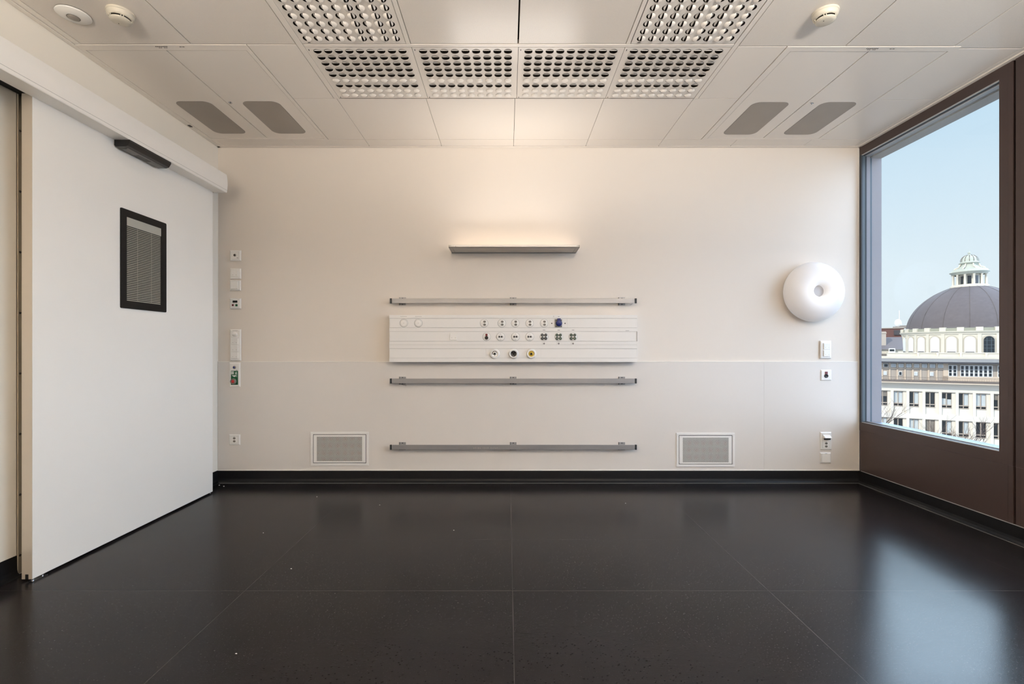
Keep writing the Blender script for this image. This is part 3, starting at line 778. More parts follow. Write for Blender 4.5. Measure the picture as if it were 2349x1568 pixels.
def roundface(nm, px, py, r=0.0325, y=F0, th=0.0018, m='white', ring='grey', parent=None):
    c = (lx(px), lz(py))
    o = MB().lathe([(0.0001,-th),(r-0.002,-th),(r-0.0005,-th+0.0008),(r-0.0005,0.001)], (c[0], y, c[1]), 'y', 32).build(nm, M[m], parent or t)
    MB().lathe([(r-0.0005,-0.0004),(r+0.0011,-0.0006),(r+0.0012,0.0006)], (c[0], y, c[1]), 'y', 32).build('shadow_ring', M[ring], o)
    return o, c
for px in (926, 959.5):
    o, c = roundface('blank_cap', px, 740.6, 0.0325)
    MB().disc((c[0], F0-0.0024, c[1]), 0.002, 0.001, 'y', 10).build('centre_dot', M['ink'], o)
    MB().lathe([(0.0255,-0.0022),(0.0265,-0.0022)], (c[0], F0, c[1]), 'y', 28).build('cap_ring', M['ink'], o)
for px in (1110.5, 1151, 1182, 1214.8, 1248):
    o, c = roundface('double_power_socket', px, 741, 0.0325)
    socket_inserts(o, c[0], c[1], F0-0.0022, 0.95)
    MB().box(c[0]-0.024, c[0]-0.016, F0-0.0024, F0, c[1]-0.0008, c[1]+0.0008).build('printed_mark', M['ink'], o)
# blue capped appliance socket
c = (lx(1282), lz(740.5))
o = MB().bbox(c[0]-0.033, c[0]+0.026, F0-0.006, F0+0.001, c[1]-0.034, c[1]+0.030, 0.002, 1).build('capped_socket', M['grey'], t)
o['label'] = 'blue capped appliance socket'
b = MB().lathe([(0.0001,-0.016),(0.020,-0.016),(0.0245,-0.013),(0.0255,-0.006),(0.0255,0)], (c[0], F0-0.004, c[1]-0.002), 'y', 28)
b.bbox(c[0]-0.0135, c[0]+0.0135, F0-0.019, F0-0.005, c[1]+0.015, c[1]+0.037, 0.002, 1); b.build('lid', M['blue'], o)
MB().lathe([(0.0255,-0.003),(0.0285,-0.003),(0.0285,0.002)], (c[0], F0-0.004, c[1]-0.002), 'y', 28).build('lid_collar', M['ink'], o)
for dx in (-0.020, 0.018):
    for dz in (-0.027, 0.022): MB().disc((c[0]+dx, F0-0.0075, c[1]+dz), 0.004, 0.002, 'y', 10).build('screw', M['darkink'], o)
for px in (1265.8, 1296.2):
    MB().disc((lx(px), F0-0.0012, lz(741.3)), 0.0052, 0.002, 'y', 14).build('cover_screw', M['darkink'], t)
# row 2
def rocker(parent, cx, cz, y, w_, h_, d=0.006, marks=2, nm='rocker'):
    o = MB().bbox(cx-w_/2, cx+w_/2, y-d, y+0.001, cz-h_/2, cz+h_/2, 0.0015, 1).build(nm, M['white'], parent)
    if marks:
        mk = MB()
        for k in range(marks): mk.box(cx-w_*0.28+k*w_*0.5, cx-w_*0.20+k*w_*0.5, y-d-0.0004, y-d+0.0005, cz-h_*0.22, cz-h_*0.17)
        mk.build('printed_mark', M['ink'], o)
    return o
rocker(t, lx(1040.2), lz(771.4), F0, 0.058, 0.058, 0.007)
o, c = roundface('earth_terminal', 1116, 772, 0.0325)
MB().bbox(c[0]-0.0085, c[0]+0.0085, F0-0.006, F0, c[1]+0.005, c[1]+0.025, 0.001, 1).build('red_clip', M['dkred'], o)
MB().disc((c[0], F0-0.005, c[1]-0.009), 0.0145, 0.004, 'y', 20).build('round_jack', M['black'], o)
MB().box(c[0]-0.006, c[0]+0.006, F0-0.0055, F0, c[1]+0.001, c[1]+0.009).build('clip_slot', M['black'], o)
for px in (1148.5, 1182.5, 1215):
    o, c = roundface('data_outlet', px, 772, 0.034, th=0.006)
    for dx in (-0.0105, 0.0085):
        MB().box(c[0]+dx-0.0075, c[0]+dx+0.0075, F0-0.0066, F0, c[1]-0.0065, c[1]+0.006).build('data_port', M['black'], o)
    lb = MB()
    lb.box(c[0]-0.016, c[0]-0.004, F0-0.0064, F0, c[1]+0.011, c[1]+0.0135); lb.box(c[0]+0.003, c[0]+0.013, F0-0.0064, F0, c[1]+0.011, c[1]+0.0135)
    lb.box(c[0]+0.022, c[0]+0.0235, F0-0.0064, F0, c[1]-0.008, c[1]+0.006)
    lb.build('printed_mark', M['ink'], o)
    sc = MB(); sc.disc((c[0], F0-0.0066, c[1]+0.022), 0.0022, 0.001, 'y', 8); sc.disc((c[0], F0-0.0066, c[1]-0.024), 0.0022, 0.001, 'y', 8); sc.build('screws', M['darkink'], o)
for px in (1248, 1281.6, 1314.5):
    o, c = roundface('antenna_outlet', px, 772, 0.0335)
    o['label'] = 'round outlet with four dark green ringed jacks'
    for dx in (-0.0135, 0.0135):
        for dz in (-0.0135, 0.0135):
            j = MB().lathe([(0.0001,-0.001),(0.004,-0.001),(0.005,-0.005),(0.0115,-0.005),(0.0125,0.001)], (c[0]+dx, F0-0.0015, c[1]+dz), 'y', 20).build('jack', M['black' if px < 1250 else 'dkgreen'], o)
            MB().disc((c[0]+dx, F0-0.0045, c[1]+dz), 0.0032, 0.002, 'y', 10).build('jack_pin', M['white'], j)
    sy = MB(); zc = lz(787.6)
    sy.prism([(c[0]-0.009, zc),(c[0], zc-0.009),(c[0]+0.009, zc),(c[0], zc+0.009)], yf-0.0005, yf+0.001, 'y'); sy.box(c[0]-0.014, c[0]-0.013, yf-0.0005, yf+0.001, zc-0.009, zc+0.011)
    sy.build('printed_symbol', M['ink'], t)
    MB().box(c[0]-0.010, c[0]+0.010, yf-0.0005, yf+0.001, lz(756.6)-0.0012, lz(756.6)+0.0015).build('printed_label', M['darkink'], t)
MB().box(lx(1435), lx(1443), yf-0.0005, yf+0.001, lz(758)-0.0012, lz(758)+0.0012).build('printed_label', M['ink'], t)
for a in (926, 960):
    lb = MB()
    for k in range(5): lb.box(lx(a)-0.026+k*0.011, lx(a)-0.020+k*0.011, yf-0.0005, yf+0.001, lz(725.3)-0.0016, lz(725.3)+0.0012)
    lb.build('printed_label', M['ink'], t)
MB().box(lx(1280), lx(1283.5), yf-0.0005, yf+0.001, lz(725.6)-0.0012, lz(725.6)+0.0012).box(lx(1270), lx(1270.6), yf-0.0005, yf+0.001, lz(727), lz(724)).build('printed_label', M['darkink'], t)
# row 3 gas outlets
for px, core, nm in ((1134.8,'ink','pale gas outlet with a small black centre'),(1178,'black','gas outlet with a black face'),(1218.6,'gold','gas outlet with a yellow ring')):
    c = (lx(px), lz(811))
    o = MB().lathe([(0.024,-0.012),(0.028,-0.017),(0.034,-0.016),(0.0405,-0.010),(0.0415,-0.003),(0.0415,0.0)], (c[0], F0, c[1]), 'y', 36).build('gas_outlet', M['white'], t)
    o['label'] = nm
    MB().lathe([(0.0001,-0.010),(0.021,-0.010),(0.0245,-0.013),(0.025,-0.002)], (c[0], F0, c[1]), 'y', 30).build('valve_ring', M['chrome' if core == 'ink' else core], o)
    if core != 'black': MB().lathe([(0.0001,-0.0125),(0.016,-0.0125),(0.018,-0.009)], (c[0], F0, c[1]), 'y', 24).build('valve_face', M['white' if core == 'ink' else 'gold'], o)
    MB().disc((c[0], F0-0.0145, c[1]), 0.0095 if core != 'black' else 0.008, 0.004, 'y', 18).build('port', M['black'], o)
    if core == 'black': 
        mk = MB()
        for dx, dz in ((-0.014,0.0),(0.014,0.0),(0.0,0.015),(0.0,-0.015)): mk.box(c[0]+dx-0.003, c[0]+dx+0.003, F0-0.0105, F0-0.009, c[1]+dz-0.0012, c[1]+dz+0.0012)
        mk.build('printed_mark', M['ink'], o)

# ring lamp
t = thing('ring_wall_lamp', 'large round white glowing wall lamp with a hole in its middle, near the window', 'wall lamp', (2.541, YF, 1.594))
MB().lathe([(0.0001,-0.112),(0.047,-0.112),(0.047,-0.10)], n=40, axis='y').build('centre_disc', M['discgrey'], t)
sect = [(0.0462,-0.108),(0.0465,-0.121),(0.0475,-0.134),(0.052,-0.141),(0.075,-0.149),(0.105,-0.152),(0.14,-0.150),(0.175,-0.140),(0.205,-0.124),(0.228,-0.103),(0.243,-0.078),(0.248,-0.055),(0.242,-0.033),(0.222,-0.016),(0.19,-0.006),(0.13,0.0)]
MB().lathe(sect, n=72, axis='y').build('opal_shade', M['opal'], t)

# ---------------------------------------------------------------- wall plates
def plate(nm, label, cat, px, py, w_, h_, grp=None):
    Y = YF-0.002
    return thing(nm, label, cat, (RX(px, 4.112), Y, RZ(py, 4.112)), 0, grp), w_*4.112/FPX, h_*4.112/FPX
def frame_part(t, w_, h_, m='cream', iw=None):
    """bevelled cover frame"""
    d = 0.010; e = 0.0065
    vs_ = [(-w_/2,0,-h_/2),(w_/2,0,-h_/2),(w_/2,0,h_/2),(-w_/2,0,h_/2),
           (-w_/2,-0.005,-h_/2),(w_/2,-0.005,-h_/2),(w_/2,-0.005,h_/2),(-w_/2,-0.005,h_/2),
           (-w_/2+e,-d,-h_/2+e),(w_/2-e,-d,-h_/2+e),(w_/2-e,-d,h_/2-e),(-w_/2+e,-d,h_/2-e)]
    fs = [(0,1,2,3),(0,1,5,4),(1,2,6,5),(2,3,7,6),(3,0,4,7),(4,5,9,8),(5,6,10,9),(6,7,11,10),(7,4,8,11),(8,9,10,11)]
    return MB().add(vs_, fs).build('cover_frame', M['white'], t)
FY = -0.010
def inset(t, w_, h_, cz=0, cx=0, nm='insert', line=True):
    MB().box(cx-w_/2-0.0008, cx+w_/2+0.0008, FY-0.0003, FY+0.001, cz-h_/2-0.0008, cz+h_/2+0.0008).build('insert_joint', M['ink'], t)
    return MB().bbox(cx-w_/2, cx+w_/2, FY-0.0018, FY+0.001, cz-h_/2, cz+h_/2, 0.0008, 1).build(nm, M['white'], t)
# left column
t, w_, h_ = plate('wall_sensor_plate', 'square white wall plate with a round dark sensor, topmost left', 'wall plate', 540.3, 586, 25, 24.3); frame_part(t, w_, h_)
i_ = inset(t, 0.058, 0.058)
MB().lathe([(0.0001,-0.005),(0.008,-0.005),(0.011,-0.003),(0.0115,0)], (-0.003, FY-0.0015, 0.003), 'y', 20).build('sensor_eye', M['socket'], t)
MB().disc((-0.003, FY-0.0072, 0.003), 0.006, 0.002, 'y', 14).build('eye_core', M['black'], t)
MB().box(0.014, 0.025, FY-0.0022, FY, -0.0215, -0.0185).build('printed_mark', M['darkink'], t)
t, w_, h_ = plate('light_switch', 'white light switch with small printed marks, above the plain one on the left', 'switch', 540.3, 627.4, 25, 24.3, 'square rocker switches by the door'); frame_part(t, w_, h_)
rocker(t, -0.004, 0.0, FY, 0.056, 0.056, 0.006)
t, w_, h_ = plate('light_switch', 'plain white rocker switch directly beneath the marked one on the left', 'switch', 539.8, 654.2, 25.2, 24.3, 'square rocker switches by the door'); frame_part(t, w_, h_)
rocker(t, -0.004, 0.0, FY, 0.060, 0.062, 0.008, 0)
t, w_, h_ = plate('control_display', 'white wall control with black display and a green and a red button', 'control panel', 540.3, 695.8, 25, 24.3); frame_part(t, w_, h_)
inset(t, 0.060, 0.068)
MB().box(-0.021, 0.019, FY-0.0028, FY, 0.006, 0.025).build('display', M['black'], t)
MB().bbox(-0.026, -0.012, FY-0.006, FY, -0.022, -0.006, 0.001, 1).build('button', M['dkred'], t)
MB().bbox(0.003, 0.020, FY-0.006, FY, -0.024, -0.006, 0.001, 1).build('button', M['green'], t)
MB().box(-0.016,-0.012,FY-0.0024,FY,-0.003,-0.001).box(0.009,0.013,FY-0.0024,FY,-0.002,0.0).build('printed_mark', M['darkink'], t)
t, w_, h_ = plate('switch_column', 'tall white plate with key knob and three rockers, left side', 'switch', 540.3, 791, 25, 72); frame_part(t, w_, h_)
MB().box(-0.021, 0.021, FY-0.0012, FY, 0.1195, 0.1215).build('name_strip', M['ink'], t)
i_ = inset(t, 0.058, 0.058, 0.088)
kn = MB().lathe([(0.0001,-0.012),(0.015,-0.012),(0.019,-0.009),(0.020,0)], (-0.001, FY, 0.088), 'y', 24).build('key_knob', M['white'], t)
MB().bbox(-0.018, 0.016, FY-0.020, FY-0.010, 0.085, 0.092, 0.002, 1).build('knob_grip', M['white'], kn)
for k, zc in enumerate((0.030, -0.029, -0.087)): rocker(t, -0.004, zc, FY, 0.058, 0.052, 0.006)
t, w_, h_ = plate('emergency_release', 'white plate with green exit sign, blue light and round red button', 'emergency switch', 538.7, 859, 25, 56); frame_part(t, w_, h_)
MB().lathe([(0.0001,-0.006),(0.009,-0.006),(0.013,-0.003),(0.014,0)], (-0.002, FY, 0.062), 'y', 24).build('lamp_bezel', M['ink'], t)
MB().lathe([(0.0001,-0.009),(0.006,-0.008),(0.009,-0.005)], (-0.002, FY, 0.062), 'y', 20).build('blue_light', M['blue'], t)
MB().box(0.014, 0.024, FY-0.001, FY, 0.036, 0.039).build('printed_mark', M['darkink'], t)
g = MB().box(-0.030, 0.029, FY-0.0014, FY, -0.084, 0.033).build('green_sign', M['green'], t)
s_ = MB(); y0, y1 = FY-0.0018, FY-0.001
for k in range(4): s_.box(-0.0275+k*0.0058, -0.0235+k*0.0058, y0, y1, 0.003, 0.029)
s_.prism([(-0.024,-0.005),(0.022,-0.005),(-0.001,-0.019)], y0, y1, 'y'); s_.box(0.014, 0.022, y0, y1, -0.0175, -0.0145)
s_.disc((0.0145, y0, 0.0225), 0.0035, 0.0008, 'y', 10)
for pts_ in ([(0.012,0.018),(0.018,0.018),(0.013,0.006),(0.008,0.007)], [(0.012,0.016),(0.003,0.018),(0.003,0.015),(0.012,0.012)], [(0.017,0.017),(0.023,0.012),(0.022,0.0095),(0.015,0.014)],
             [(0.009,0.008),(0.003,0.002),(0.005,0.0),(0.012,0.006)], [(0.012,0.008),(0.019,0.007),(0.020,-0.001),(0.0175,-0.001),(0.016,0.004),(0.012,0.005)]):
    s_.prism(pts_, y0, y1, 'y')
s_.build('running_figure_pictogram', M['niche'], g)
bt = MB().lathe([(0.012,-0.012),(0.017,-0.017),(0.021,-0.016),(0.024,-0.010),(0.0255,0)], (-0.008, FY, -0.056), 'y', 28).build('button_collar', M['socket'], t)
MB().lathe([(0.0001,-0.018),(0.009,-0.0175),(0.0135,-0.014),(0.0145,-0.008)], (-0.008, FY, -0.056), 'y', 24).build('push_button', M['red'], bt)
def wallsocket(t, cz=0):
    socket_inserts(t, -0.004, cz, FY-0.0018, 0.95)
    MB().box(-0.006, 0.004, FY-0.0022, FY, cz+0.027, cz+0.0285).build('printed_mark', M['darkink'], t)
t, w_, h_ = plate('power_socket', 'square white double power socket low on the left of the wall', 'power socket', 538.3, 1008, 25, 24.6); frame_part(t, w_, h_)
inset(t, 0.058, 0.058); wallsocket(t)
# right column
t, w_, h_ = plate('light_switch', 'white wall plate with two stacked rockers under the ring lamp', 'switch', 1894.2, 801.5, 25, 41); frame_part(t, w_, h_)
for zc in (0.028, -0.030): rocker(t, 0.004, zc, FY, 0.054, 0.052, 0.008, 2)
t, w_, h_ = plate('earth_socket', 'square white plate with black round jack and red clip, right side', 'wall socket', 1895, 860, 24.6, 24.6); frame_part(t, w_, h_)
MB().bbox(-0.012, 0.009, FY-0.005, FY, 0.008, 0.030, 0.001, 1).build('red_clip', M['dkred'], t)
MB().lathe([(0.0001,-0.002),(0.009,-0.002),(0.011,-0.006),(0.0155,-0.005),(0.0165,0)], (-0.0015, FY, -0.006), 'y', 24).build('round_jack', M['black'], t)
t, w_, h_ = plate('socket_with_switch', 'white plate with tilted breaker flap over a double power socket', 'power socket', 1894.5, 1011, 25.5, 41); frame_part(t, w_, h_)
inset(t, 0.060, 0.118, 0.0)
MB().prism([(0.0,0.052),(-0.030,0.034),(-0.030,0.028),(0.0,0.024)], -0.026, 0.030, 'x').shift((0, FY, 0)).build('breaker_flap', M['white'], t)
MB().prism([(0.0,0.0235),(-0.024,0.0275),(-0.020,0.016),(0.0,0.012)], -0.020, 0.024, 'x').shift((0, FY, 0)).build('breaker_toggle', M['endcap'], t)
wallsocket(t, -0.032)
t, w_, h_ = plate('blank_plate', 'small blank white cover plate just above the skirting, right side', 'wall plate', 1893.5, 1049.8, 25, 24.6); frame_part(t, w_, h_)
inset(t, 0.066, 0.068, 0.0)
MB().box(-0.006, 0.012, FY-0.001, FY, 0.036, 0.0385).build('printed_mark', M['darkink'], t)

# ventilation grilles
def grille(px0, px1, py0, py1, label):
    Y = 4.112
    x0, x1, z0, z1 = RX(px0, Y), RX(px1, Y), RZ(py1, Y), RZ(py0, Y)
    cx, cz = (x0+x1)/2, (z0+z1)/2; w_, h_ = x1-x0, z1-z0
    t = thing('ventilation_grille', label, 'ventilation grille', (cx, YF-0.003, cz), 0, 'perforated ventilation grilles')
    f = MB(); k = 0.0205
    for a,b,c,d in ((-w_/2,w_/2,h_/2-k,h_/2),(-w_/2,w_/2,-h_/2,-h_/2+k),(-w_/2,-w_/2+k,-h_/2+k,h_/2-k),(w_/2-k,w_/2,-h_/2+k,h_/2-k)):
        f.box(a,b,-0.006,0.0,c,d)
        f.box(a+(0.004 if a < 0 else 0.004), b-0.004, -0.008, 0.0, c+0.004, d-0.004)
    f.build('outer_frame', M['duct'], t)
    MB().box(-w_/2+k-0.001, w_/2-k+0.001, -0.0015, 0.0, -h_/2+k-0.001, h_/2-k+0.001).build('shadow_gap', M['black_matt'], t)
    e = k+0.0045
    d = MB().bbox(-w_/2+e, w_/2-e, -0.0075, -0.001, -h_/2+e, h_/2-e, 0.0015, 1).build('flap', M['duct'], t)
    MB().box(-w_/2+0.053, w_/2-0.053, -0.0079, -0.006, -h_/2+0.039, h_/2-0.040).build('perforated_sheet', M['mesh'], d)
grille(712.5, 845.5, 990, 1067.5, 'white framed perforated ventilation grille low on the wall, left of the rails')
grille(1551.5, 1685.5, 992.3, 1070.3, 'white framed perforated ventilation grille low on the wall, right of the rails')

# crumbs on the floor
random.seed(11)
for px, py, where in ((503,1112.5,'in the corner right behind the door end'),(513.5,1115,'by the corner skirting, beside the door end'),(482,1131,'under the edge of the far door end'),
                      (604,1222,'in the open between door and rails'),(1041,1216,'a little left of the room middle'),(727,1139,'close to the left ventilation grille'),
                      (871,1158,'below the left end of the lowest rail'),(1435,1154,'below the right end of the lowest rail'),(668,1304,'halfway from the door to the camera'),(542,1499,'nearest the camera, left of the middle')):
    Y = EYE*FPX/(py-VPY); x = RX(px, Y)
    b = MB(); s = 0.0035 if py > 1135 else 0.006
    b.lathe([(0.0001,0.0),(s*0.8,0.0006),(s,s*0.3),(s*0.6,s*0.6),(0.0001,s*0.7)], n=6, smooth=False)
    b.v = [(p[0]*(1+random.uniform(-.3,.3)), p[1]*(0.6+random.uniform(-.2,.2)), p[2]) for p in b.v]
    o = b.build('plaster_crumb', M['white'], None, (x, Y, 0.0))
    tag(o, 'tiny white plaster crumb on the floor, '+where, 'crumb', 'plaster crumbs on the floor')

# ---------------------------------------------------------------- outdoors
GZ = -16.0
ANG = math.atan2(-0.4568, 0.8896)
DV = Vector((0.8896, -0.4568)); NV = Vector((0.4568, 0.8896))
P0 = Vector((50.35, 66.0))
def fac(px, py, v=0.0):
    """point seen at px,py on the plane lying v behind the office front -> (u, z)"""
    rx = (px-VPX)/FPX
    tt = (NV.dot(P0)+v)/(NV.x*rx+NV.y)
    u = (Vector((rx*tt, tt))-P0).dot(DV)
    return u, EYE-(py-VPY)*tt/FPX
def fz(py, v=0.0, px=2158): return fac(px, py, v)[1]
struct(MB().box(8, 260, -60, 260, GZ-0.5, GZ).build('ground_outside', M['street']), )
t = thing('office_building', 'long white office building with balcony floor seen through the window', 'building', (P0.x, P0.y, GZ), ANG)
zz = lambda z: z-GZ
# bays
ua, ub = fac(2049.9, 905)[0], fac(2279.6, 905)[0]
pit = (ub-ua)/6.0
N0, N1 = -5, 16
U0, U1 = ua+N0*pit-0.5, ua+N1*pit+0.5
r1t, r1b = fz(899.0), fz(951.5)       # recess of upper row
st = fz(899.0)-fz(962.8)              # storey height
bw = pit*0.815
wl_ = MB()
ztop = fz(876, 0)
rows = 4
zc = ztop; zr = [(r1t-k*st, r1b-k*st) for k in range(rows)]
wl_.box(U0, U1, 0, 0.3, zz(r1t), zz(ztop))
for k, (a, b_) in enumerate(zr):
    nb = zr[k+1][0] if k+1 < rows else GZ
    wl_.box(U0, U1, 0, 0.3, zz(nb), zz(b_))
    for i in range(N0, N1+1):
        u = ua+i*pit; wl_.box(u-(pit-bw), u, 0, 0.3, zz(b_), zz(a))
wl_.box(U0, U1, 0.42, 9.0, 0, zz(ztop))
wl_.build('facade_wall', M['office'], t)
wh = fz(899.5)-fz(934)                # window opening height
random.seed(5)
kinds = {(0,0):'c',(0,1):'h',(0,2):'d',(0,3):'m',(0,4):'h',(0,5):'c',(0,6):'s',(1,0):'d',(1,1):'c',(1,2):'s',(1,3):'h',(1,4):'h',(1,5):'d',(1,6):'h',(0,-1):'s',(1,-1):'c'}
for k in range(2):
    for i in range(-3, 10):
        a = zr[k][0]; u = ua+i*pit; ww = pit*0.625
        kd = kinds.get((k, i), random.choice('cdhs'))
        f = MB(); z1 = zz(a)-0.05; z0 = z1-wh
        f.box(u+0.02, u+0.07, 0.24, 0.38, z0, z1); f.box(u+ww-0.03, u+ww+0.03, 0.24, 0.38, z0, z1)
        f.box(u+0.02, u+ww, 0.24, 0.38, z1-0.08, z1); f.box(u+ww*0.46, u+ww*0.54, 0.22, 0.38, z0, z1)
        f.box(u+0.02, u+ww, 0.18, 0.38, z0+wh*0.14, z0+wh*0.20); f.box(u+0.02, u+ww, 0.16, 0.38, z0-0.06, z0+0.02)
        f = f.build('window', M['wframe'], t)
        MB().box(u+ww, u+bw, 0.20, 0.40, zz(zr[k][1]), z1).box(u, u+ww, 0.22, 0.40, zz(zr[k][1]), z0-0.06).build('infill_panel', M['office'], f)
        MB().box(u+0.04, u+ww, 0.385, 0.40, z0, z1).build('pane', M['wglass'], f)
        if kd == 'c': MB().box(u+0.07, u+ww-0.03, 0.36, 0.375, z0+wh*0.2, z1-0.08).build('curtain', M['curtain'], f)
        if kd == 'h': MB().box(u+ww*0.56, u+ww-0.03, 0.36, 0.375, z0+wh*0.2, z1-0.08).build('curtain', M['curtain'], f)
        if kd == 'm': MB().box(u+0.07, u+ww*0.46, 0.36, 0.375, z0+wh*0.2, z0+wh*0.6).box(u+ww*0.54, u+ww-0.03, 0.36, 0.375, z0+wh*0.2, z0+wh*0.55).build('curtain', M['curtain'], f)
        if kd == 's': MB().box(u+0.07, u+ww-0.03, 0.33, 0.345, z0+wh*(0.2 if k else 0.62), z1-0.05).build('roller_shade', M['shade'], f)
# balcony slab and railing
vb = -0.9
za, zb = fz(875.2, vb), fz(880.0, vb)
MB().box(U0, U1, vb, 2.2, zz(zb)+0.12, zz(za)).build('balcony_slab', M['fascia'], t)
MB().box(U0, U1, vb-0.04, 0.2, zz(zb), zz(zb)+0.12).build('slab_moulding', M['creamst'], t)
rl = MB(); zr0, zr1 = zz(za), zz(fz(865.8, vb+0.1))
rl.box(U0, U1, vb+0.08, vb+0.12, zr1-0.04, zr1); rl.box(U0, U1, vb+0.09, vb+0.11, zr0+0.07, zr0+0.10)
n = int((fac(2310, 870, vb)[0]-fac(2010, 870, vb)[0])/0.16); ub0 = fac(2000, 870, vb)[0]
for k in range(n+14):
    u = ub0+k*0.16; rl.box(u, u+0.022, vb+0.09, vb+0.11, zr0, zr1-(0.02 if k % 7 == 0 else 0.10))
rl.build('railing', M['fascia'], t)
# upper storey
vu = 2.2
zt = fz(829.5, vu)
MB().box(U0, U1, vu+0.1, 9.0, zz(za), zz(zt)).build('upper_wall', M['taupe'], t)
um = fac(2164, 850, vu)[0]
pw = MB(); upp = (fac(2010+845/6.8167, 840, vu)[0]-fac(2010+475/6.8167, 840, vu)[0])/3
ul0 = fac(2010+455/6.8167, 840, vu)[0]
for k in range(-6, 6):
    u = ul0+k*upp-0.10
    if u < um: pw.box(u, u+0.16, vu, vu+0.12, zz(za), zz(zt))
pw.box(U0, um, vu, vu+0.12, zz(fz(847.5, vu)), zz(fz(845, vu)))
pw.box(um, U1, vu, vu+0.12, zz(za), zz(fz(861.5, vu))); pw.box(um, um+0.5, vu, vu+0.12, zz(za), zz(zt))
pw.build('cream_pilasters', M['creamst'], t)
for k in range(-5, 6):
    u = ul0+k*upp+0.10; u2 = u+upp*0.66
    if u2 > um: continue
    f = MB().box(u, u2, vu-0.02, vu+0.12, zz(fz(843.4, vu)), zz(fz(835.2, vu))).build('clerestory_window', M['niche'], t)
    MB().box(u+0.08, u2-0.06, vu-0.03, vu, zz(fz(842.6, vu)), zz(fz(836.2, vu))).build('pane', M['curtain' if k != -3 else 'wglass'], f)
    if k % 2 == (-1) % 2:
        f = MB().box(u, u+upp*0.45, vu-0.02, vu+0.12, zz(fz(862.4, vu)), zz(fz(853.2, vu))).build('small_window', M['niche'], t)
        MB().box(u+0.06, u+upp*0.45-0.05, vu-0.03, vu, zz(fz(861.6, vu)), zz(fz(854.4, vu))).build('pane', M['wglass' if k == -1 else 'curtain'], f)
fp = (fac(2010+1760/6.8167, 850, vu)[0]-fac(2010+1325/6.8167, 850, vu)[0])/6
uf = fac(2010+1325/6.8167, 850, vu)[0]
k0 = 0
for k in list(range(-3, 7))+list(range(7, 14)):
    if k == -1 or k % 8 == 7: continue
    u = uf+k*fp+(0.0 if k > -1 else 0.15)
    if u < um+0.35: continue
    z0, z1 = zz(fz(861, vu)), zz(fz(838.2, vu))
    f = MB().box(u-0.06, u+fp-0.08, vu-0.03, vu+0.10, z0-0.08, z1+0.10).build('tall_window', M['niche'], t)
    MB().box(u, u+fp*0.60, vu-0.04, vu, z0, z1).build('pane', M['wglass'], f)
    g_ = MB()
    for q in (0.30, 0.62): g_.box(u, u+fp*0.6, vu-0.05, vu-0.035, z0+(z1-z0)*q, z0+(z1-z0)*q+0.05)
    g_.build('glazing_bar', M['niche'], f)
# eaves, roof, parapets
ve = 1.1
MB().box(U0, U1, ve, vu+0.3, zz(fz(833.2, ve)), zz(fz(829.8, ve))).build('gutter', M['gutter'], t)
b = MB(); zA, zB = zz(fz(829.8, ve)), zz(fz(822.5, 6.5))
b.add([(U0,ve,zA),(U1,ve,zA),(U1,6.5,zB),(U0,6.5,zB)], [(0,1,2,3)]); b.build('roof', M['zinc'], t)
MB().box(U0, U1, 6.5, 7.2, zA-0.3, zz(fz(817.2, 6.5))).build('roof_ledge', M['stone'], t)
b = MB(); up0 = fac(2036, 812, 9.0)[0]
b.box(up0, U1, 9.0, 9.6, zA-0.3, zz(fz(808.6, 9.0)))
for px in (2105.5, 2150, 2203.5, 2262): 
    u = fac(px, 812, 9.0)[0]; b.box(u-0.12, u+0.12, 8.85, 9.7, zA-0.3, zz(fz(808.2, 9.0)))
b.box(up0, U1, 8.9, 9.65, zz(fz(810.0, 9.0)), zz(fz(808.4, 9.0)))
b.build('roof_parapet', M['stone'], t)

# rotunda with slate dome
Yc = 100.0; Xc = (2223.7-VPX)/FPX*Yc; Rd = 10.7
va = math.atan2(Xc, Yc)                     # bearing of the axis
zf = lambda py: EYE-(py-VPY)*92.2/FPX       # height of a point on the near face
t = thing('domed_rotunda', 'pale round hall with arched niches, grey slate dome and columned lantern', 'building', (Xc, Yc, GZ))
zz = lambda z: z-GZ
MB().lathe([(Rd,0),(Rd,zz(zf(763)))], n=96).build('drum_wall', M['stone'], t)
MB().lathe([(Rd,zz(zf(766))),(Rd+0.18,zz(zf(765.5))),(Rd+0.18,zz(zf(763.5))),(Rd+0.40,zz(zf(761))),(Rd+0.48,zz(zf(758))),(Rd-0.3,zz(zf(757.6)))], n=96, smooth=False).build('cornice', M['stone'], t)
MB().lathe([(Rd+0.1,zz(zf(758))),(Rd+0.1,zz(zf(751)))  ,(Rd-0.6,zz(zf(751)))], n=96, smooth=False).build('balustrade', M['mossy'], t)
pa = MB()
front = -va+(-PI/2)                          # local angle that faces the camera
def onring(a, r, x, y, z):
    """x tangential, y outward from ring radius r at angle a"""
    ca, sa = math.cos(a), math.sin(a)
    return ((r+y)*ca-x*sa*-1*-1, (r+y)*sa+x*ca, z)
def ringbox(b, a, r, x0, x1, y0, y1, z0, z1):
    vs_ = [onring(a, r, x, y, z) for z in (z0, z1) for x, y in ((x0,y0),(x1,y0),(x1,y1),(x0,y1))]
    b.add(vs_, [(0,3,2,1),(4,5,6,7),(0,1,5,4),(1,2,6,5),(2,3,7,6),(3,0,4,7)])
def ringprism2(b, a, r, pts, y0, y1):
    n = len(pts); vs_ = [onring(a, r, x, y0, z) for x, z in pts]+[onring(a, r, x, y1, z) for x, z in pts]
    b.add(vs_, [tuple(range(n)), tuple(range(n, 2*n))]+[(i, (i+1) % n, n+(i+1) % n, n+i) for i in range(n)])
step = 2*PI/26
a_ref = front+math.radians(0.4)
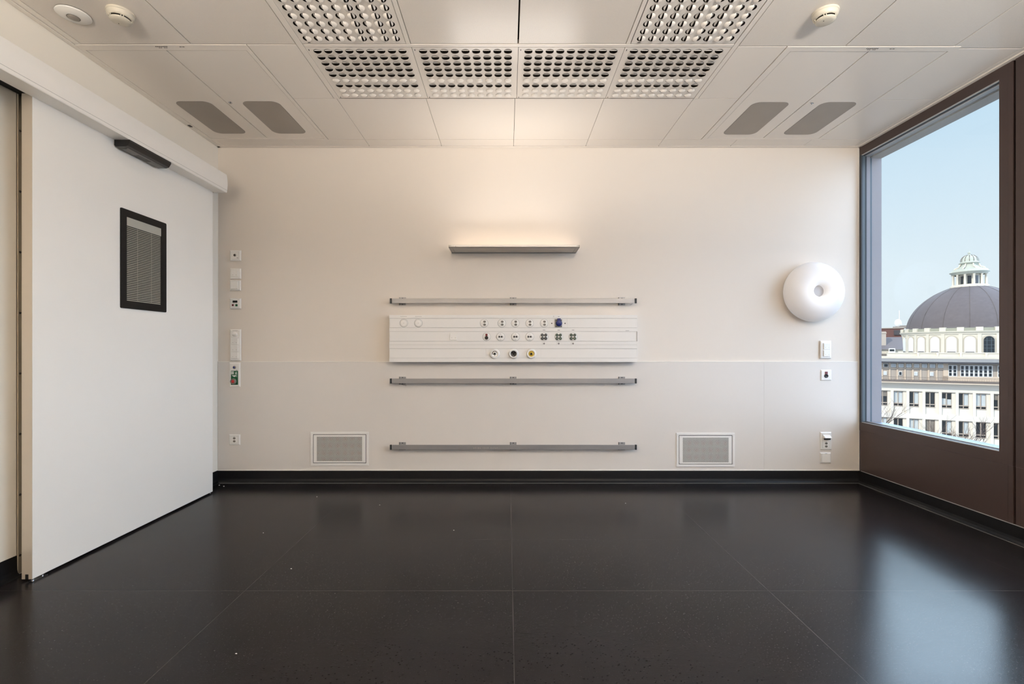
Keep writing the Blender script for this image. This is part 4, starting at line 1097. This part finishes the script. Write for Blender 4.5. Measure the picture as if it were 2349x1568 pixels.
for k in range(-8, 9):
    a = a_ref+k*step+step/2
    ringbox(pa, a, Rd, -0.28, 0.28, -0.05, 0.14, 0, zz(zf(764)))
    ringbox(pa, a, Rd, -0.5, 0.5, -0.1, 0.30, zz(zf(758)), zz(zf(749.5)))
pa.build('pilasters', M['stone'], t)
def arch(w_, z0, z1, n=12):
    r = w_/2; zc_ = z1-r
    return [(-r, z0), (r, z0)]+[(r*math.cos(PI*k/n), zc_+r*math.sin(PI*k/n)) for k in range(n+1)]
for k in range(-6, 7):
    a = a_ref+k*step; z0, z1 = zz(zf(807.5)), zz(zf(771))
    f = MB(); ringprism2(f, a, Rd, arch(2.0, z0-0.1, z1+0.22), -0.1, 0.05); ringprism2(f, a, Rd, arch(1.75, z0-0.1, z1+0.1), -0.1, 0.09)
    f = f.build('arched_window', M['surround'], t)
    win = (k == 1)
    g_ = MB(); ringprism2(g_, a, Rd, arch(1.50, z0, z1), -0.1, 0.12); g_.build('pane', M['wglass' if win else 'niche'], f)
    if win:
        g_ = MB()
        for x in (-0.3, 0.3): ringbox(g_, a, Rd, x-0.04, x+0.04, 0.1, 0.16, z0, z1-0.3)
        for q in (0.25, 0.45, 0.72): ringbox(g_, a, Rd, -0.74, 0.74, 0.1, 0.16, z0+(z1-z0)*q, z0+(z1-z0)*q+0.07)
        g_.build('glazing_bar', M['winjamb'], f)
    else:
        g_ = MB(); ringbox(g_, a, Rd, -0.62, 0.62, 0.1, 0.15, z0, z0+0.10); g_.build('shadow_slot', M['gutter'], f)
# dome profile: radius fraction -> height
zb_ = zz(zf(750.6)); zt_ = zz(EYE+146*Yc/FPX*0.985)
prof = []
for k in range(25):
    a = (PI/2)*k/24
    r = 10.05*math.cos(a)**1.08; h = math.sin(a)**1.12
    prof.append((max(r, 0.001), zb_+(zt_-zb_)*h))
prof = [p for p in prof]
MB().lathe([(10.3, zb_-0.2)]+prof, n=96).build('dome_roof', M['slate'], t)
rb = MB()
for k in range(16):
    a = a_ref+k*2*PI/16
    pp = [((r+0.03)*math.cos(a), (r+0.03)*math.sin(a), z+0.02) for r, z in prof[:20]]
    rb.tube(pp, 0.022, 4)
rb.build('dome_ribs', M['zinc'], t)
# lantern
S = Yc/FPX
zl = lambda py: zz(EYE-(py-VPY)*(Yc-1.0)/FPX)
MB().lathe([(3.0,zl(660)),(3.0,zl(655)),(2.85,zl(653.5)),(2.6,zl(652)),(0.01,zl(652))], n=48, smooth=False).build('lantern_base', M['stone'], t)
cl = MB()
for k in range(12):
    a = a_ref+PI/12+k*PI/6; x, y = 2.55*math.cos(a), 2.55*math.sin(a)
    c_ = MB().lathe([(0.26,zl(653)),(0.20,zl(651)),(0.18,zl(630)),(0.27,zl(628.5))], (x, y, 0), n=10)
    c_.build('column', M['stone'], t)
co = MB().lathe([(1.55,zl(653)),(1.55,zl(628))], n=32).build('lantern_core', M['stone'], t)
for k in range(8):
    a = a_ref+k*PI/4; g_ = MB(); ringbox(g_, a, 1.55, -0.28, 0.28, -0.1, 0.06, zl(650), zl(632)); g_.build('lantern_window', M['wglass'], t)
MB().lathe([(2.3,zl(629)),(2.75,zl(628.5)),(2.8,zl(625)),(3.05,zl(623.5)),(3.1,zl(622.5)),(2.85,zl(621)),(2.75,zl(617.5)),(2.2,zl(617)),(1.6,zl(611)),(1.3,zl(607)),(1.25,zl(603.5)),(1.5,zl(602.5)),(1.68,zl(601.5)),(1.45,zl(600)),(1.33,zl(598)),(1.30,zl(593)),(1.1,zl(588)),(0.7,zl(584)),(0.25,zl(582.5)),(0.12,zl(580)),(0.30,zl(578.5)),(0.30,zl(577.5)),(0.08,zl(576)),(0.02,zl(572))], n=48).build('cupola', M['verdigris'], t)
sc = MB()
for k in range(8):
    a = a_ref+PI/8+k*PI/4; pp = []
    for r, y in ((2.55,617.5),(2.35,613.5),(1.75,611),(1.6,607),(1.42,603.5)): pp.append((r*math.cos(a), r*math.sin(a), zl(y)))
    sc.tube(pp, 0.12, 6)
sc.build('scroll_brackets', M['stone'], t)
rb = MB()
for k in range(12):
    a = a_ref+k*PI/6; rb.tube([(r*math.cos(a), r*math.sin(a), zl(y)) for r, y in ((1.36,598),(1.33,593),(1.13,588),(0.73,584),(0.3,582.5))], 0.05, 4)
rb.build('cupola_ribs', M['zinc'], t)

# houses left of the rotunda
def W(px, py, Y): return RX(px, Y), RZ(py, Y)
Y = 84.0
x0, x1 = RX(1990, Y), RX(2071, Y); ze, zr_ = RZ(801, Y), RZ(772, Y)
t = thing('slate_roofed_house', 'grey slate roof with square chimney at the left foot of the rotunda', 'building', ((x0+x1)/2, Y, GZ), -0.655); t.scale.x = 0.79
hw = (x1-x0)/2
MB().box(-hw, hw, 0, 9, 0, ze-GZ).build('house_wall', M['stone'], t)
MB().add([(-hw,-0.4,ze-GZ),(hw,-0.4,ze-GZ),(hw,4.6,zr_-GZ),(-hw,4.6,zr_-GZ),(hw,9.6,ze-GZ),(-hw,9.6,ze-GZ)], [(0,1,2,3),(3,2,4,5),(1,4,2),(0,3,5)]).build('roof', M['slate'], t)
cx = RX(2028, Y)-(x0+x1)/2
ch = MB().box(cx-1.0, cx+0.35, 1.2, 3.0, ze-GZ, RZ(759.5, Y)-GZ).box(cx-1.1, cx+0.45, 1.1, 3.1, RZ(764, Y)-GZ, RZ(762, Y)-GZ).build('chimney', M['taupe'], t)
dm = MB(); dx0, dx1 = RX(2049, Y-1)-(x0+x1)/2, RX(2064, Y-1)-(x0+x1)/2
dm.box(dx0, dx1, -1.0, 2.0, RZ(808, Y)-GZ, RZ(798.5, Y)-GZ); dm = dm.build('dormer', M['niche'], t)
MB().box(dx0+0.15, dx1-0.15, -1.05, -0.9, RZ(805, Y)-GZ, RZ(800.5, Y)-GZ).build('pane', M['wglass'], dm)
for k in range(3):
    q = MB().box(-0.5,0.5,-0.03,0.03,0,1.2); q.v = [(RX(2024+k*8, Y-2.0)-(x0+x1)/2+p[0]*0.5, -1.6+p[2]*0.8+p[1], RZ(808-k*2.5, Y-2)-GZ-0.9+p[2]*0.6) for p in q.v]
    q.build('skylight', M['winjamb'], t)
MB().box(-hw, hw+0.5, -2.2, 0.2, ze-GZ-1.6, ze-GZ-0.75).build('lower_roof', M['zinc'], t)
Y = 118.0
x0, x1 = RX(2018, Y), RX(2073, Y)
t = thing('red_brick_house', 'dull red brick building top behind the slate roof', 'building', ((x0+x1)/2, Y, GZ), -0.655); t.scale.x = 0.79; hw = (x1-x0)/2
MB().box(-hw, hw, 0, 8, 0, RZ(752, Y)-GZ).build('brick_wall', M['brickred'], t)
MB().box(-hw-0.2, hw+0.2, -0.2, 8.2, RZ(753, Y)-GZ, RZ(751.3, Y)-GZ).build('roof_edge', M['taupe'], t)
MB().box(hw-2.4, hw-0.2, -0.3, 3, RZ(768, Y)-GZ, RZ(757, Y)-GZ).build('dormer', M['gutter'], t)
MB().box(hw-1.2, hw+1.5, 0.5, 4, RZ(752, Y)-GZ, RZ(746.5, Y)-GZ).box(hw-2.6, hw-1.2, 0.5, 4, RZ(752, Y)-GZ, RZ(749, Y)-GZ).build('roof_unit', M['ink'], t)
ms = MB(); mx_ = RX(2063, Y)-(x0+x1)/2
ms.tube([(mx_,1.2,RZ(752,Y)-GZ),(mx_,1.2,RZ(712,Y)-GZ)], 0.07, 6); ms.build('antenna_mast', M['niche'], t)
MB().lathe([(0.0001,1.1),(0.4,1.0),(0.75,0.65),(0.9,0.1),(0.8,-0.4),(0.5,-0.8),(0.0001,-0.95)], (mx_-0.3,1.0,RZ(742,Y)-GZ), n=32).build('radome', M['niche'], t)

# bare trees in the street
def bare_tree(px, Y, ztop, seed, label):
    random.seed(seed)
    x = RX(px, Y)
    t = thing('bare_tree', label, 'tree', (x, Y, GZ), 0, 'leafless trees in front of the office building')
    br_ = MB(); tk = MB(); Ht = ztop-GZ
    tk.tube([(0,0,0),(0.1,0.05,Ht*0.3),(0.0,0.1,Ht*0.55)], [0.22,0.16,0.12], 8); tk.build('trunk', M['bark'], t)
    def grow(p, d, L, r, lv):
        n = 4; pts = [p]
        for k in range(n):
            d = (d+Vector((random.uniform(-.18,.18), random.uniform(-.18,.18), 0.10))).normalized(); pts.append(pts[-1]+d*(L/n))
        br_.tube(pts, [r*(1-0.5*k/n) for k in range(n+1)], 4)
        if lv == 0: return
        for k in range(3 if lv > 1 else 4):
            q = pts[random.randint(2, n)]; a = random.uniform(0, 2*PI)
            nd = (d+Vector((math.cos(a), math.sin(a), 0.1))*random.uniform(0.5, 0.9)).normalized()
            grow(q, nd, L*random.uniform(0.55, 0.75), r*0.5, lv-1)
    for k in range(5):
        a = 2*PI*k/5+random.random()
        grow(Vector((0, 0.1, Ht*0.5)), Vector((math.cos(a)*0.6, math.sin(a)*0.6, 1)).normalized(), Ht*0.30, 0.07, 3)
    br_.build('branches', M['bark'], t)
bare_tree(2104, 55, -8.6, 4, 'leafless tree with crown tips in front of the second and third office windows')
bare_tree(2195, 44, -6.0, 9, 'leafless tree with wider crown in front of the middle office windows')
bare_tree(1996, 57, -5.5, 21, 'leafless tree at the left edge of the window view')
